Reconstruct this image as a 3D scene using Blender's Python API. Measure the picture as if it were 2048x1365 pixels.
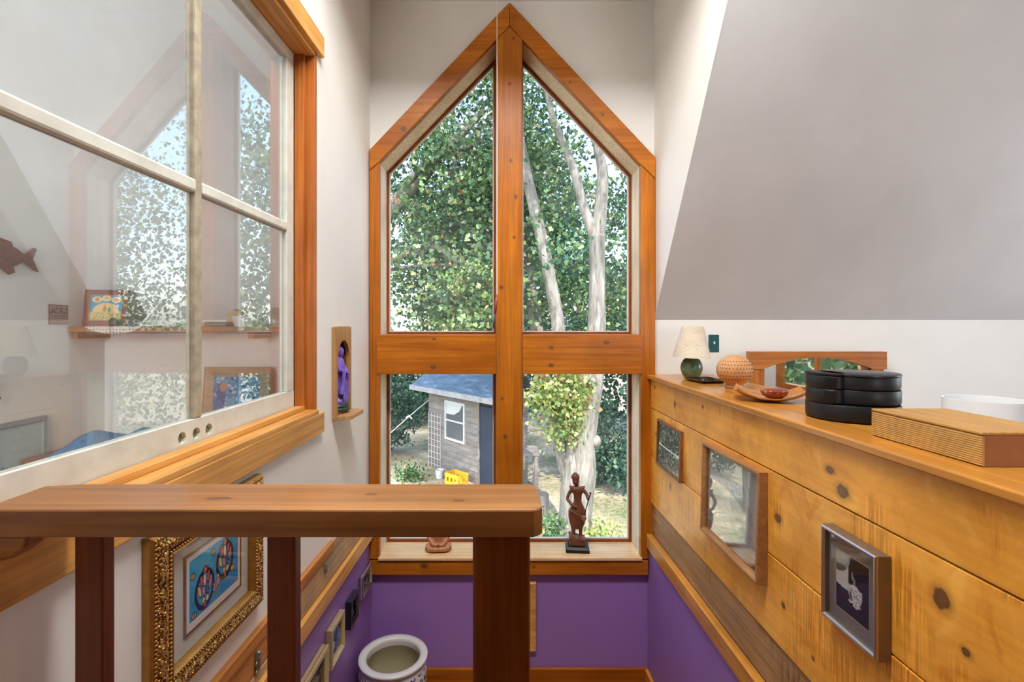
import bpy, math, random
import numpy as np
from mathutils import Vector, Matrix

for _o in list(bpy.data.objects):
    bpy.data.objects.remove(_o, do_unlink=True)
SC = bpy.context.scene
COL = SC.collection
R = math.radians
CAM_H = 1.98            # camera height above the stair landing; everything below is measured from the eye height

# ------------------------------------------------------------------ camera, sky, sun, exposure
cam_data = bpy.data.cameras.new('camera')
cam_data.sensor_width = 36.0
cam_data.lens = 1000.0 / 2048.0 * 36.0
cam_data.shift_x = (1024 - 988) / 2048.0
cam_data.shift_y = -(682.5 - 653) / 2048.0
cam_data.clip_start = 0.02
cam_data.clip_end = 300
cam = bpy.data.objects.new('camera', cam_data)
COL.objects.link(cam)
cam.location = (0, 0, 0)
cam.rotation_euler = (R(90), 0, 0)
SC.camera = cam

world = bpy.data.worlds.new('sky')
SC.world = world
world.use_nodes = True
wn = world.node_tree
sky = wn.nodes.new('ShaderNodeTexSky')
sky.sky_type = 'NISHITA'
sky.sun_disc = False
sky.sun_elevation = R(50)
sky.sun_rotation = R(200)
sky.air_density = 1.0
sky.dust_density = 2.0
wn.nodes['Background'].inputs['Strength'].default_value = 0.72
wn.links.new(sky.outputs[0], wn.nodes['Background'].inputs['Color'])

def lamp(name, kind, energy, loc, rot, size=None, size_y=None, color=(1, 1, 1)):
    d = bpy.data.lights.new(name, kind)
    d.energy = energy
    d.color = color
    if kind == 'AREA':
        d.shape = 'RECTANGLE'
        d.size = size
        d.size_y = size_y or size
    o = bpy.data.objects.new(name, d)
    COL.objects.link(o)
    o.location = loc
    o.rotation_euler = rot
    return o

sun = lamp('sun', 'SUN', 6.2, (0, -5, 12), (R(40), 0, R(18)), color=(1, .95, .86))
sun.data.angle = R(.6)
# area lamps: daylight at the end window, the rest added fill without openings
lamp('overhead_fill', 'AREA', 95, (.05, .98, 2.15), (R(22), 0, 0), 1.4, .46, (1, .97, .93))  # added overhead fill, the ceiling has no roof light
lamp('bedroom_rear_fill', 'AREA', 26, (2.1, -2.5, .3), (R(90), 0, 0), 1.1, 1.3, (.96, .98, 1))  # unseen fill added at the bedroom's rear, no window there
lamp('bedroom_end_window_daylight', 'AREA', 10, (3.50, 1.68, .10), (0, R(90), 0), .95, .75, (.90, .95, 1))
lamp('side_room_fill', 'AREA', 75, (-1.5, -1.9, .5), (R(90), 0, 0), 1.0, 1.3, (.97, .98, 1))  # added fill for the side room, whose walls have no window

SC.view_settings.view_transform = 'Standard'
SC.view_settings.look = 'None'
SC.view_settings.exposure = 0.28
SC.view_settings.gamma = 1.0
SC.view_settings.use_curve_mapping = False
SC.cycles.max_bounces = 10
SC.cycles.transparent_max_bounces = 24
SC.cycles.sample_clamp_indirect = 6.0
SC.cycles.caustics_reflective = False
SC.cycles.caustics_refractive = False

# ------------------------------------------------------------------ helpers: properties, meshes
def tag(o, label=None, cat=None, group=None, kind=None):
    if label: o['label'] = label
    if cat: o['category'] = cat
    if group: o['group'] = group
    if kind: o['kind'] = kind
    return o

def empty(name, loc=(0, 0, 0), rz=0, label=None, cat=None, group=None, kind=None, rot=None):
    o = bpy.data.objects.new(name, None)
    COL.objects.link(o)
    o.location = loc
    o.rotation_euler = rot if rot else (0, 0, rz)
    o.empty_display_size = .05
    return tag(o, label, cat, group, kind)

def copy_tree(o, parent=None):
    c = o.copy()
    COL.objects.link(c)
    c.parent = parent
    for ch in list(o.children):
        copy_tree(ch, c)
    return c

class MB:
    """collects shapes, then build() links them as one mesh object"""
    def __init__(s):
        s.v = []; s.f = []
    def add(s, vs, fs):
        n = len(s.v)
        s.v += [tuple(p) for p in vs]
        s.f += [tuple(i + n for i in f) for f in fs]
        return s
    def box(s, x0, x1, y0, y1, z0, z1):
        vs = [(x, y, z) for x in (x0, x1) for y in (y0, y1) for z in (z0, z1)]
        return s.add(vs, [(0, 1, 3, 2), (4, 6, 7, 5), (0, 4, 5, 1), (2, 3, 7, 6), (0, 2, 6, 4), (1, 5, 7, 3)])
    def obox(s, c, size, m=None):
        m = m or Matrix.Identity(3)
        c = Vector(c); h = Vector(size) / 2
        vs = [c + m @ Vector((x * h.x, y * h.y, z * h.z)) for x in (-1, 1) for y in (-1, 1) for z in (-1, 1)]
        return s.add(vs, [(0, 1, 3, 2), (4, 6, 7, 5), (0, 4, 5, 1), (2, 3, 7, 6), (0, 2, 6, 4), (1, 5, 7, 3)])
    def prism(s, poly, axis, lo, hi):
        """poly in the two other axes (x,z for 'y'; y,z for 'x'; x,y for 'z')"""
        def P(a, b, t):
            return {'y': (a, t, b), 'x': (t, a, b), 'z': (a, b, t)}[axis]
        n = len(poly)
        vs = [P(a, b, lo) for a, b in poly] + [P(a, b, hi) for a, b in poly]
        fs = [tuple(range(n))[::-1], tuple(range(n, 2 * n))]
        fs += [(i, (i + 1) % n, n + (i + 1) % n, n + i) for i in range(n)]
        return s.add(vs, fs)
    def ring(s, outer, inner, axis, lo, hi):
        def P(a, b, t):
            return {'y': (a, t, b), 'x': (t, a, b), 'z': (a, b, t)}[axis]
        n = len(outer)
        vs = [P(*p, lo) for p in outer] + [P(*p, lo) for p in inner] + [P(*p, hi) for p in outer] + [P(*p, hi) for p in inner]
        fs = []
        for i in range(n):
            j = (i + 1) % n
            fs += [(i, j, n + j, n + i), (2 * n + i, 3 * n + i, 3 * n + j, 2 * n + j),
                   (i, 2 * n + i, 2 * n + j, j), (n + i, n + j, 3 * n + j, 3 * n + i)]
        return s.add(vs, fs)
    def loft(s, rings, cap=True, closed=False):
        n = len(rings[0]); m = len(rings)
        vs = [p for r in rings for p in r]
        fs = []
        for k in range(m if closed else m - 1):
            a = k * n; b = ((k + 1) % m) * n
            fs += [(a + i, a + (i + 1) % n, b + (i + 1) % n, b + i) for i in range(n)]
        if cap and not closed:
            fs += [tuple(range(n))[::-1], tuple(range((m - 1) * n, m * n))]
        return s.add(vs, fs)
    def lathe(s, prof, seg=32, c=(0, 0, 0), sx=1, sy=1, cap=True):
        rings = [[(c[0] + r * sx * math.cos(2 * math.pi * i / seg), c[1] + r * sy * math.sin(2 * math.pi * i / seg), c[2] + z) for i in range(seg)] for r, z in prof]
        return s.loft(rings, cap)
    def tube(s, pts, rad, seg=8, cap=True):
        pts = [Vector(p) for p in pts]
        if not isinstance(rad, (list, tuple)): rad = [rad] * len(pts)
        rings = []
        up = None
        for i, p in enumerate(pts):
            d = (pts[min(i + 1, len(pts) - 1)] - pts[max(i - 1, 0)]).normalized()
            if up is None:
                up = Vector((0, 0, 1)) if abs(d.z) < .9 else Vector((1, 0, 0))
            a = d.cross(up).normalized(); b = a.cross(d).normalized(); up = b
            rings.append([p + (a * math.cos(2 * math.pi * k / seg) + b * math.sin(2 * math.pi * k / seg)) * rad[i] for k in range(seg)])
        return s.loft(rings, cap)
    def ball(s, c, r, seg=16, rings=10, m=None):
        if not isinstance(r, (list, tuple)): r = (r, r, r)
        out = []
        for k in range(1, rings):
            t = math.pi * k / rings
            ring = []
            for i in range(seg):
                a = 2 * math.pi * i / seg
                q = Vector((r[0] * math.sin(t) * math.cos(a), r[1] * math.sin(t) * math.sin(a), -r[2] * math.cos(t)))
                if m: q = m @ q
                ring.append(Vector(c) + q)
            out.append(ring)
        return s.loft(out, True)
    def mesh(s, name):
        me = bpy.data.meshes.new(name)
        me.from_pydata(s.v, [], s.f)
        me.update()
        return me
    def build(s, name, mat, parent=None, bevel=0, smooth=False, loc=None, rot=None, seg=2, label=None, cat=None, group=None, kind=None, recalc=True):
        me = s.mesh(name)
        if recalc:
            import bmesh
            bm = bmesh.new(); bm.from_mesh(me)
            bmesh.ops.recalc_face_normals(bm, faces=bm.faces)
            bm.to_mesh(me); bm.free()
        o = bpy.data.objects.new(name, me)
        COL.objects.link(o)
        me.materials.append(mat)
        if parent: o.parent = parent
        if loc: o.location = loc
        if rot: o.rotation_euler = rot
        if bevel:
            b = o.modifiers.new('bevel', 'BEVEL'); b.width = bevel; b.segments = seg; b.limit_method = 'ANGLE'; b.angle_limit = R(40)
        if smooth:
            me.polygons.foreach_set('use_smooth', [True] * len(me.polygons))
            if smooth == 'auto':
                try:
                    me.set_sharp_from_angle(angle=R(38))
                except Exception:
                    pass
        return tag(o, label, cat, group, kind)

def inset(poly, d):
    """inset of a convex polygon given counter-clockwise"""
    n = len(poly); out = []
    for i in range(n):
        p0 = Vector(poly[i - 1]); p1 = Vector(poly[i]); p2 = Vector(poly[(i + 1) % n])
        a = (p1 - p0).normalized(); b = (p2 - p1).normalized()
        na = Vector((-a.y, a.x)); nb = Vector((-b.y, b.x))
        k = (na + nb); k = k / (1 + na.dot(nb))
        out.append(tuple(p1 + k * d))
    return out

def remesh(o, size, smooth_iter=4):
    m = o.modifiers.new('remesh', 'REMESH'); m.mode = 'VOXEL'; m.voxel_size = size; m.use_smooth_shade = True
    k = o.modifiers.new('smooth', 'SMOOTH'); k.iterations = smooth_iter; k.factor = .5
    return o

def wall_grid(s0, s1, z0, z1, y0, y1, holes):
    """a slab in local x,z with rectangular openings, one connected mesh"""
    xs = sorted({s0, s1} | {h[0] for h in holes} | {h[1] for h in holes})
    zs = sorted({z0, z1} | {h[2] for h in holes} | {h[3] for h in holes})
    idx = {}; vs = []; fs = []
    def V(x, y, z):
        k = (round(x, 5), round(y, 5), round(z, 5))
        if k not in idx:
            idx[k] = len(vs); vs.append(k)
        return idx[k]
    def solid(i, j):
        if i < 0 or j < 0 or i >= len(xs) - 1 or j >= len(zs) - 1: return False
        cx = (xs[i] + xs[i + 1]) / 2; cz = (zs[j] + zs[j + 1]) / 2
        return not any(h[0] < cx < h[1] and h[2] < cz < h[3] for h in holes)
    for i in range(len(xs) - 1):
        for j in range(len(zs) - 1):
            if not solid(i, j): continue
            a, b, c, d = xs[i], xs[i + 1], zs[j], zs[j + 1]
            fs.append((V(a, y0, c), V(b, y0, c), V(b, y0, d), V(a, y0, d)))
            fs.append((V(a, y1, c), V(a, y1, d), V(b, y1, d), V(b, y1, c)))
            if not solid(i - 1, j): fs.append((V(a, y0, c), V(a, y0, d), V(a, y1, d), V(a, y1, c)))
            if not solid(i + 1, j): fs.append((V(b, y0, c), V(b, y1, c), V(b, y1, d), V(b, y0, d)))
            if not solid(i, j - 1): fs.append((V(a, y0, c), V(a, y1, c), V(b, y1, c), V(b, y0, c)))
            if not solid(i, j + 1): fs.append((V(a, y0, d), V(b, y0, d), V(b, y1, d), V(a, y1, d)))
    m = MB(); m.add(vs, fs)
    return m

# ------------------------------------------------------------------ helpers: materials
def new_mat(name):
    m = bpy.data.materials.new(name)
    m.use_nodes = True
    nt = m.node_tree
    return m, nt, nt.nodes['Principled BSDF']

def nd(nt, typ, **kw):
    n = nt.nodes.new('ShaderNode' + typ)
    for k, v in kw.items():
        if hasattr(n, k) and not isinstance(v, bpy.types.NodeSocket):
            setattr(n, k, v)
    return n

def link(nt, a, b):
    nt.links.new(a, b)

def ramp(nt, fac, stops):
    r = nd(nt, 'ValToRGB')
    e = r.color_ramp.elements
    while len(e) < len(stops): e.new(.5)
    for i, (p, c) in enumerate(stops):
        e[i].position = p
        e[i].color = (*c, 1) if len(c) == 3 else c
    link(nt, fac, r.inputs[0])
    return r.outputs[0]

def mixc(nt, fac, a, b, mode='MIX'):
    m = nd(nt, 'Mix')
    m.data_type = 'RGBA'; m.blend_type = mode; m.clamp_factor = True
    for sock, v in ((m.inputs[0], fac), (m.inputs[6], a), (m.inputs[7], b)):
        if isinstance(v, bpy.types.NodeSocket): link(nt, v, sock)
        elif isinstance(v, (int, float)): sock.default_value = v
        else: sock.default_value = (*v, 1)
    return m.outputs[2]

def math_(nt, op, a, b=None, c=None, clamp=False):
    m = nd(nt, 'Math'); m.operation = op; m.use_clamp = clamp
    for i, v in enumerate((a, b, c)):
        if v is None: continue
        if isinstance(v, bpy.types.NodeSocket): link(nt, v, m.inputs[i])
        else: m.inputs[i].default_value = v
    return m.outputs[0]

def smooth(nt, x, e0, e1):
    m = nd(nt, 'MapRange'); m.interpolation_type = 'SMOOTHSTEP'
    link(nt, x, m.inputs[0])
    m.inputs[1].default_value = e0; m.inputs[2].default_value = e1
    m.inputs[3].default_value = 0; m.inputs[4].default_value = 1
    return m.outputs[0]

def noise(nt, vec, scale, detail=4, rough=.55, dist=0.0):
    n = nd(nt, 'TexNoise')
    link(nt, vec, n.inputs['Vector'])
    n.inputs['Scale'].default_value = scale
    n.inputs['Detail'].default_value = detail
    n.inputs['Roughness'].default_value = rough
    n.inputs['Distortion'].default_value = dist
    return n.outputs['Fac']

def scaled(nt, vec, s):
    m = nd(nt, 'Mapping'); link(nt, vec, m.inputs[0]); m.inputs['Scale'].default_value = s
    return m.outputs[0]

def bump(nt, bsdf, h, strength=.2, dist=.01):
    b = nd(nt, 'Bump'); b.inputs['Strength'].default_value = strength; b.inputs['Distance'].default_value = dist
    link(nt, h, b.inputs['Height']); link(nt, b.outputs[0], bsdf.inputs['Normal'])

def plain(name, color, rough=.5, metal=0.0, var=0.0, scale=20, bmp=0.0, coat=0.0):
    m, nt, b = new_mat(name)
    b.inputs['Roughness'].default_value = rough
    b.inputs['Metallic'].default_value = metal
    b.inputs['Coat Weight'].default_value = coat
    if var or bmp:
        tc = nd(nt, 'TexCoord').outputs['Object']
        n = noise(nt, tc, scale, 5)
        lo = tuple(c * (1 - var) for c in color); hi = tuple(min(1, c * (1 + var)) for c in color)
        link(nt, ramp(nt, n, [(.3, lo), (.7, hi)]), b.inputs['Base Color'])
        if bmp: bump(nt, b, n, bmp)
    else:
        b.inputs['Base Color'].default_value = (*color, 1)
    return m

def wood(name, light, dark, axis='x', rough=.35, knots=(), grain=1.0, spots=0.0, saw=None, weather=0.0, coat=0.0, contrast=1.0, bmp=.08, flat=None, spec=.3, streak=1.0, blotch=1.0):
    """grain runs along `axis` of the object; knots = [(x, y, z, radius along, radius across)] in mesh coordinates"""
    m, nt, b = new_mat(name)
    tc = nd(nt, 'TexCoord').outputs['Object']
    ax = 'xyz'.index(axis)
    rnd = nd(nt, 'ObjectInfo').outputs['Random']
    comb = nd(nt, 'CombineXYZ')
    for i in range(3): link(nt, math_(nt, 'MULTIPLY', rnd, (7.3, 11.7, 5.9)[i]), comb.inputs[i])
    add = nd(nt, 'VectorMath'); add.operation = 'ADD'
    link(nt, tc, add.inputs[0]); link(nt, comb.outputs[0], add.inputs[1])
    p = add.outputs[0]
    s1 = [14 * grain] * 3; s1[ax] = 1.3 * grain
    s2 = [110 * grain] * 3; s2[ax] = 3.0 * grain
    n1 = noise(nt, scaled(nt, p, s1), 1.0, 5, .6, .8)
    n2 = noise(nt, scaled(nt, p, s2), 1.0, 3, .6, .2)
    n3 = noise(nt, p, 3.5, 3)
    mid = tuple((a + c) / 2 for a, c in zip(light, dark))
    w = .5 - .22 / contrast
    c = ramp(nt, n1, [(max(.05, .5 - .25 / contrast), dark), (.5, mid), (min(.95, .5 + .2 / contrast), light)])
    c = mixc(nt, streak, c, mixc(nt, 1.0, c, ramp(nt, n2, [(.3, (.72, .68, .62)), (.62, (1.08, 1.06, 1.02))]), 'MULTIPLY'))
    c = mixc(nt, blotch, c, mixc(nt, 1.0, c, ramp(nt, n3, [(.3, (.82, .78, .74)), (.7, (1.1, 1.08, 1.05))]), 'MULTIPLY'))
    if blotch > 1:
        n4 = noise(nt, p, 7.5, 5, .6, 1.2)
        c = mixc(nt, smooth(nt, n4, .50, .72), c, mixc(nt, 1.0, c, (1.12, 1.28, 1.75), 'MULTIPLY'))
        c = mixc(nt, smooth(nt, n4, .46, .30), c, mixc(nt, 1.0, c, (.84, .72, .52), 'MULTIPLY'))
    h = n2
    if spots:
        v = nd(nt, 'TexVoronoi'); sv = [5.0] * 3; sv[ax] = 2.6
        link(nt, scaled(nt, p, sv), v.inputs['Vector'])
        v.inputs['Scale'].default_value = 1.0
        k = smooth(nt, v.outputs['Distance'], spots, spots * .55)
        c = mixc(nt, math_(nt, 'MULTIPLY', k, .85), c, (.06, .025, .01))
    if saw:
        # band-saw marks across the grain, worn off in patches
        ss = [6.0] * 3; ss[ax] = 170
        nsaw = noise(nt, scaled(nt, p, ss), 1.0, 2, .6)
        mask = smooth(nt, noise(nt, p, 4.2, 3), .52, .66)
        c = mixc(nt, math_(nt, 'MULTIPLY', mask, saw), c, mixc(nt, 1.0, c, ramp(nt, nsaw, [(.38, (.42, .3, .18)), (.6, (1.3, 1.25, 1.15))]), 'MULTIPLY'))
    if weather:
        nw = noise(nt, p, 9, 5, .7)
        c = mixc(nt, math_(nt, 'MULTIPLY', smooth(nt, nw, .42, .62), weather), c, (.27, .22, .17))
    for (kx, ky, kz, ra, rc) in knots:
        sub = nd(nt, 'VectorMath'); sub.operation = 'SUBTRACT'
        link(nt, tc, sub.inputs[0]); sub.inputs[1].default_value = (kx, ky, kz)
        sc = [1 / rc] * 3; sc[ax] = 1 / ra
        if flat: sc['xyz'.index(flat)] = 0.0
        ml = nd(nt, 'VectorMath'); ml.operation = 'MULTIPLY'
        link(nt, sub.outputs[0], ml.inputs[0]); ml.inputs[1].default_value = sc
        ln = nd(nt, 'VectorMath'); ln.operation = 'LENGTH'
        link(nt, ml.outputs[0], ln.inputs[0])
        d = math_(nt, 'MULTIPLY', math_(nt, 'ADD', ln.outputs['Value'], math_(nt, 'MULTIPLY', math_(nt, 'SUBTRACT', noise(nt, tc, 45, 2), .5), .7)), 1.25)
        c = mixc(nt, math_(nt, 'MULTIPLY', smooth(nt, d, 2.1, .9), .45), c, (.26, .09, .015))
        c = mixc(nt, math_(nt, 'MULTIPLY', smooth(nt, d, 1.1, .8), .85), c, (.07, .03, .013))
        c = mixc(nt, math_(nt, 'MULTIPLY', smooth(nt, d, .85, .35), .65), c, (.20, .085, .035))
    link(nt, c, b.inputs['Base Color'])
    b.inputs['Roughness'].default_value = rough
    b.inputs['Specular IOR Level'].default_value = spec
    b.inputs['Coat Weight'].default_value = coat
    b.inputs['Coat Roughness'].default_value = .25
    bump(nt, b, h, bmp, .004)
    return m

def paint(name, color, rough=.55, mott=.05, bmp=.06):
    m, nt, b = new_mat(name)
    tc = nd(nt, 'TexCoord').outputs['Object']
    n = noise(nt, tc, 1.7, 4)
    lo = tuple(c * (1 - mott) for c in color); hi = tuple(c * (1 + mott * .6) for c in color)
    link(nt, ramp(nt, n, [(.35, lo), (.65, hi)]), b.inputs['Base Color'])
    b.inputs['Roughness'].default_value = rough
    bump(nt, b, noise(nt, tc, 60, 3), bmp, .003)
    return m

def glass_mat(name, refl=.06, tint=(1, 1, 1), rough=0.0, grime_haze=0.0, power=5.0, dust_haze=(.75, .75, .72)):
    m = bpy.data.materials.new(name); m.use_nodes = True
    nt = m.node_tree; nt.nodes.remove(nt.nodes['Principled BSDF'])
    out = nt.nodes['Material Output']
    tr = nd(nt, 'BsdfTransparent'); tr.inputs[0].default_value = (*tint, 1)
    gl = nd(nt, 'BsdfGlossy'); gl.inputs['Roughness'].default_value = rough
    lw = nd(nt, 'LayerWeight'); lw.inputs['Blend'].default_value = .5
    sch = math_(nt, 'POWER', lw.outputs['Facing'], power)
    f = math_(nt, 'ADD', math_(nt, 'MULTIPLY', sch, 1.0 - refl), refl, clamp=True)
    mx = nd(nt, 'MixShader')
    link(nt, f, mx.inputs[0]); link(nt, tr.outputs[0], mx.inputs[1]); link(nt, gl.outputs[0], mx.inputs[2])
    last = mx.outputs[0]
    if grime_haze:
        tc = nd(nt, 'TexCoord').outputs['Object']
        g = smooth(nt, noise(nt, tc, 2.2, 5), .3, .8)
        df = nd(nt, 'BsdfDiffuse'); df.inputs[0].default_value = (*dust_haze, 1)
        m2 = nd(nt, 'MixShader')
        link(nt, math_(nt, 'MULTIPLY', g, grime_haze), m2.inputs[0]); link(nt, last, m2.inputs[1]); link(nt, df.outputs[0], m2.inputs[2])
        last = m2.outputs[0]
    link(nt, last, out.inputs[0])
    return m

def attr_mat(name, rough=.6, translucent=0.0, spec=.3):
    """colour read from the printed colours stored on the faces"""
    m, nt, b = new_mat(name)
    a = nd(nt, 'Attribute'); a.attribute_name = 'print'
    link(nt, a.outputs['Color'], b.inputs['Base Color'])
    b.inputs['Roughness'].default_value = rough
    b.inputs['Specular IOR Level'].default_value = spec
    if translucent:
        t = nd(nt, 'BsdfTranslucent'); link(nt, a.outputs['Color'], t.inputs[0])
        mx = nd(nt, 'MixShader'); mx.inputs[0].default_value = translucent
        link(nt, b.outputs[0], mx.inputs[1]); link(nt, t.outputs[0], mx.inputs[2])
        link(nt, mx.outputs[0], nt.nodes['Material Output'].inputs[0])
    return m

def S(r, g, b):
    """sRGB 0-255 to linear"""
    return tuple(((c / 255) / 12.92 if c / 255 < .04045 else ((c / 255 + .055) / 1.055) ** 2.4) for c in (r, g, b))

M = {}
M['white'] = paint('white_plaster', (.815, .815, .79))
M['ceil'] = paint('grey_white_plaster', (.69, .715, .735), rough=.7, mott=.07)
M['purple'] = paint('purple_paint', (.31, .16, .47), rough=.42, mott=.06)

# ------------------------------------------------------------------ geometry constants (metres, eye = origin, y into the picture)
FLOOR_LAND, FLOOR_UP = -1.98, -1.22
YW = 2.8                                  # inner face of the window wall
LROT = math.atan2(1, .037)                # heading of things hung on the left wall (it runs 2 degrees off square)
def LX(y, d=0.0): return -.694 + .037 * (y - 2.8) + d
def LW(y, z, d=0.0): return (LX(y, d), y, z)
XR = .868                                 # face of the planks on the right half wall
SLOPE = 1.381

casing_knots = [
    (.086, 2.77, 1.34, .012, .010), (.092, 2.77, .915, .014, .011), (.108, 2.77, 1.59, .010, .008),
    (.120, 2.77, .715, .014, .010), (.112, 2.77, .49, .011, .008), (.040, 2.77, .215, .014, .012), (.045, 2.77, -.40, .011, .009),
    (.062, 2.77, -.61, .014, .012),
]
M['casing_v'] = wood('honey_pine_upright', (.54, .185, .010), (.34, .092, .005), 'z', .38, [(k[0], k[1], k[2], k[3], k[4]) for k in casing_knots], grain=.6, coat=.08, flat='y')
hk = [(-.335, 2.77, -.225, .022, .012), (-.33, 2.77, -.07, .012, .007), (.315, 2.77, -.118, .016, .011), (.315, 2.77, -.216, .016, .012), (.62, 2.77, -.09, .018, .012),
      (-.385, 2.77, -1.325, .024, .018), (-.535, 2.77, -1.298, .012, .009), (.22, 2.77, -1.33, .010, .008), (-.29, 2.77, -1.30, .009, .006)]
M['casing_h'] = wood('honey_pine_level', (.54, .185, .010), (.34, .092, .005), 'x', .38, hk, grain=.6, coat=.08, flat='y')
M['casing_s'] = wood('honey_pine_sloped', (.54, .185, .010), (.36, .10, .006), 'x', .38, [(-.50, 2.77, 1.09, .02, .016), (-.15, 2.77, 1.37, .01, .008), (.42, 2.77, 1.35, .01, .008), (.60, 2.77, 1.17, .012, .009)], grain=.5, coat=.08, flat='y')
M['jamb'] = wood('daylit_pine_liner', (.86, .78, .64), (.78, .64, .46), 'z', .45, spots=.05)  # pine lightened so the liner reads as lit from outside
M['stop'] = wood('dark_pine_stop', (.30, .085, .015), (.18, .045, .008), 'z', .45)
M['sill'] = wood('daylit_pine_sill', (.88, .68, .44), (.76, .52, .28), 'x', .28, grain=.7, coat=.3)  # outside light on the sill is put into this paler pine
M['pane'] = glass_mat('window_glass', .0005, (.97, .985, .985), grime_haze=.05, dust_haze=(.78, .84, .86))  # dust film also carries a bluish haze that lifts dark tones outside
M['oldpane'] = glass_mat('old_sash_glass', .03, (.97, .98, .97), grime_haze=.10, power=2.3)
M['picglass'] = glass_mat('picture_glass', .05, (1, 1, 1))
M['mirror'] = plain('mirror_silver', (.86, .87, .86), .02, 1.0)
M['orange'] = wood('light_orange_pine', (.76, .43, .14), (.62, .30, .07), 'x', .4, grain=.6, coat=.15)
M['orange_dark'] = wood('reddish_jamb_pine', (.50, .17, .03), (.36, .10, .015), 'z', .4, grain=.7, coat=.2)
M['floorwood'] = wood('dark_floor_wood', (.30, .10, .03), (.19, .06, .018), 'x', .35)
M['black'] = plain('satin_black', (.010, .010, .012), .42)
M['black'].node_tree.nodes['Principled BSDF'].inputs['Specular IOR Level'].default_value = .3

def structure(o):
    o['kind'] = 'structure'
    return o

# ---------------- window wall (far wall), knee wall beside it
TOPZ = 1.82
c_in_l, c_in_r, c_out_l, c_out_r = -.634, .812, -.690, .892
mul_l, mul_r = .0111, .1557
ap_x, ap_in, ap_out = .0862, 1.662, 1.793
sh_l, sh_r = .909, .892
zs_, zm0, zm1 = -1.276, -.264, -.047
def slope_l(x): return ap_in + (x - ap_x) * (ap_in - sh_l) / (ap_x - c_in_l)
def slope_r(x): return ap_in - (x - ap_x) * (ap_in - sh_r) / (c_in_r - ap_x)
ol, orr = c_in_l - .018, c_in_r + .018
wb = MB()
outline = [(-2.32, -2.06), (3.62, -2.06), (3.62, .30), (.96, .30), (.96, 1.95), (-.80, 1.95), (-.80, .30), (-2.32, .30)]
hole = [(ol, zs_ - .02), (orr, zs_ - .02), (orr, sh_r + .012), (ap_x, ap_in + .02), (ol, sh_l + .012)]
# the wall is one connected face loop: bridge the outline to the opening
def wall_with_gable_opening():
    vs = []; fs = []
    def V(p, y): vs.append((p[0], y, p[1])); return len(vs) - 1
    quads = [
        [outline[0], outline[1], hole[1], hole[0]],
        [outline[1], outline[2], (.96, .30), hole[1]],
        [hole[1], (.96, .30), (.96, 1.95), hole[2]],
        [hole[2], (.96, 1.95), (ap_x, 1.95), hole[3]],
        [hole[3], (ap_x, 1.95), (-.80, 1.95), hole[4]],
        [hole[4], (-.80, 1.95), (-.80, .30), hole[0]],
        [(-.80, .30), (-2.32, .30), outline[0], hole[0]],
    ]
    m = MB(); key = {}
    def G(p, y):
        k = (round(p[0], 4), y, round(p[1], 4))
        if k not in key:
            key[k] = len(m.v); m.v.append(k)
        return key[k]
    for q in quads:
        m.f.append(tuple(G(p, YW) for p in q))
        m.f.append(tuple(G(p, 2.97) for p in q[::-1]))
    for loop in (outline[:4] + [(.96, 1.95), (ap_x, 1.95), (-.80, 1.95)] + outline[6:], hole):
        n = len(loop)
        for i in range(n):
            a, b = loop[i], loop[(i + 1) % n]
            m.f.append((G(a, YW), G(b, YW), G(b, 2.97), G(a, 2.97)))
    return m
wall_back = structure(wall_with_gable_opening().build('wall_back', M['white']))
MB().box(-.70, .86, YW - .006, YW, FLOOR_LAND, -1.37).build('painted_band', M['purple'], wall_back)

win = structure(empty('window_1'))
def part(name, mb, mat, parent, **k): return mb.build(name, mat, parent, **k)
part('casing_board', MB().prism([(c_out_l, -1.29), (c_in_l, -1.29), (c_in_l, sh_l), (c_out_l, .858)], 'y', 2.765, 2.80), M['casing_v'], win, bevel=.003)
part('casing_board', MB().prism([(c_in_r, -1.29), (c_out_r, -1.29), (c_out_r, .815), (c_in_r, sh_r)], 'y', 2.765, 2.80), M['casing_v'], win, bevel=.003)
part('casing_board', MB().prism([(c_out_l, .861), (c_in_l, sh_l + .003), (ap_x - .0012, ap_in), (ap_x - .0012, ap_out), (c_out_l, .975)], 'y', 2.763, 2.80), M['casing_s'], win, bevel=.003)
part('casing_board', MB().prism([(c_in_r, sh_r + .003), (c_out_r, .818), (c_out_r, .936), (ap_x + .0012, ap_out), (ap_x + .0012, ap_in)], 'y', 2.763, 2.80), M['casing_s'], win, bevel=.003)
part('mullion', MB().prism([(mul_l, zs_), (mul_r, zs_), (mul_r, slope_r(mul_r) - .002), (ap_x, ap_in - .004), (mul_l, slope_l(mul_l) - .002)], 'y', 2.76, 2.975), M['casing_v'], win, bevel=.004)
part('cross_rail', MB().box(c_in_l - .012, mul_l - .001, 2.758, 2.975, zm0, zm1), M['casing_h'], win, bevel=.003)
part('cross_rail', MB().box(mul_r + .001, c_in_r + .008, 2.758, 2.975, zm0, zm1), M['casing_h'], win, bevel=.003)
part('apron_board', MB().box(c_out_l, .852, 2.762, 2.80, -1.376, -1.296), M['casing_h'], win, bevel=.003)
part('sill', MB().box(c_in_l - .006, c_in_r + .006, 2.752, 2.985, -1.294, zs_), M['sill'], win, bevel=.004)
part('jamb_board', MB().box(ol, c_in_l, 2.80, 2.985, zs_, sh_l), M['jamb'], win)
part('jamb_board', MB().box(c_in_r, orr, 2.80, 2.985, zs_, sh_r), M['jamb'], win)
part('jamb_board', MB().prism([(c_in_l, sh_l), (ap_x, ap_in), (ap_x, ap_in + .022), (ol, sh_l + .008)], 'y', 2.80, 2.985), M['jamb'], win)
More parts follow.
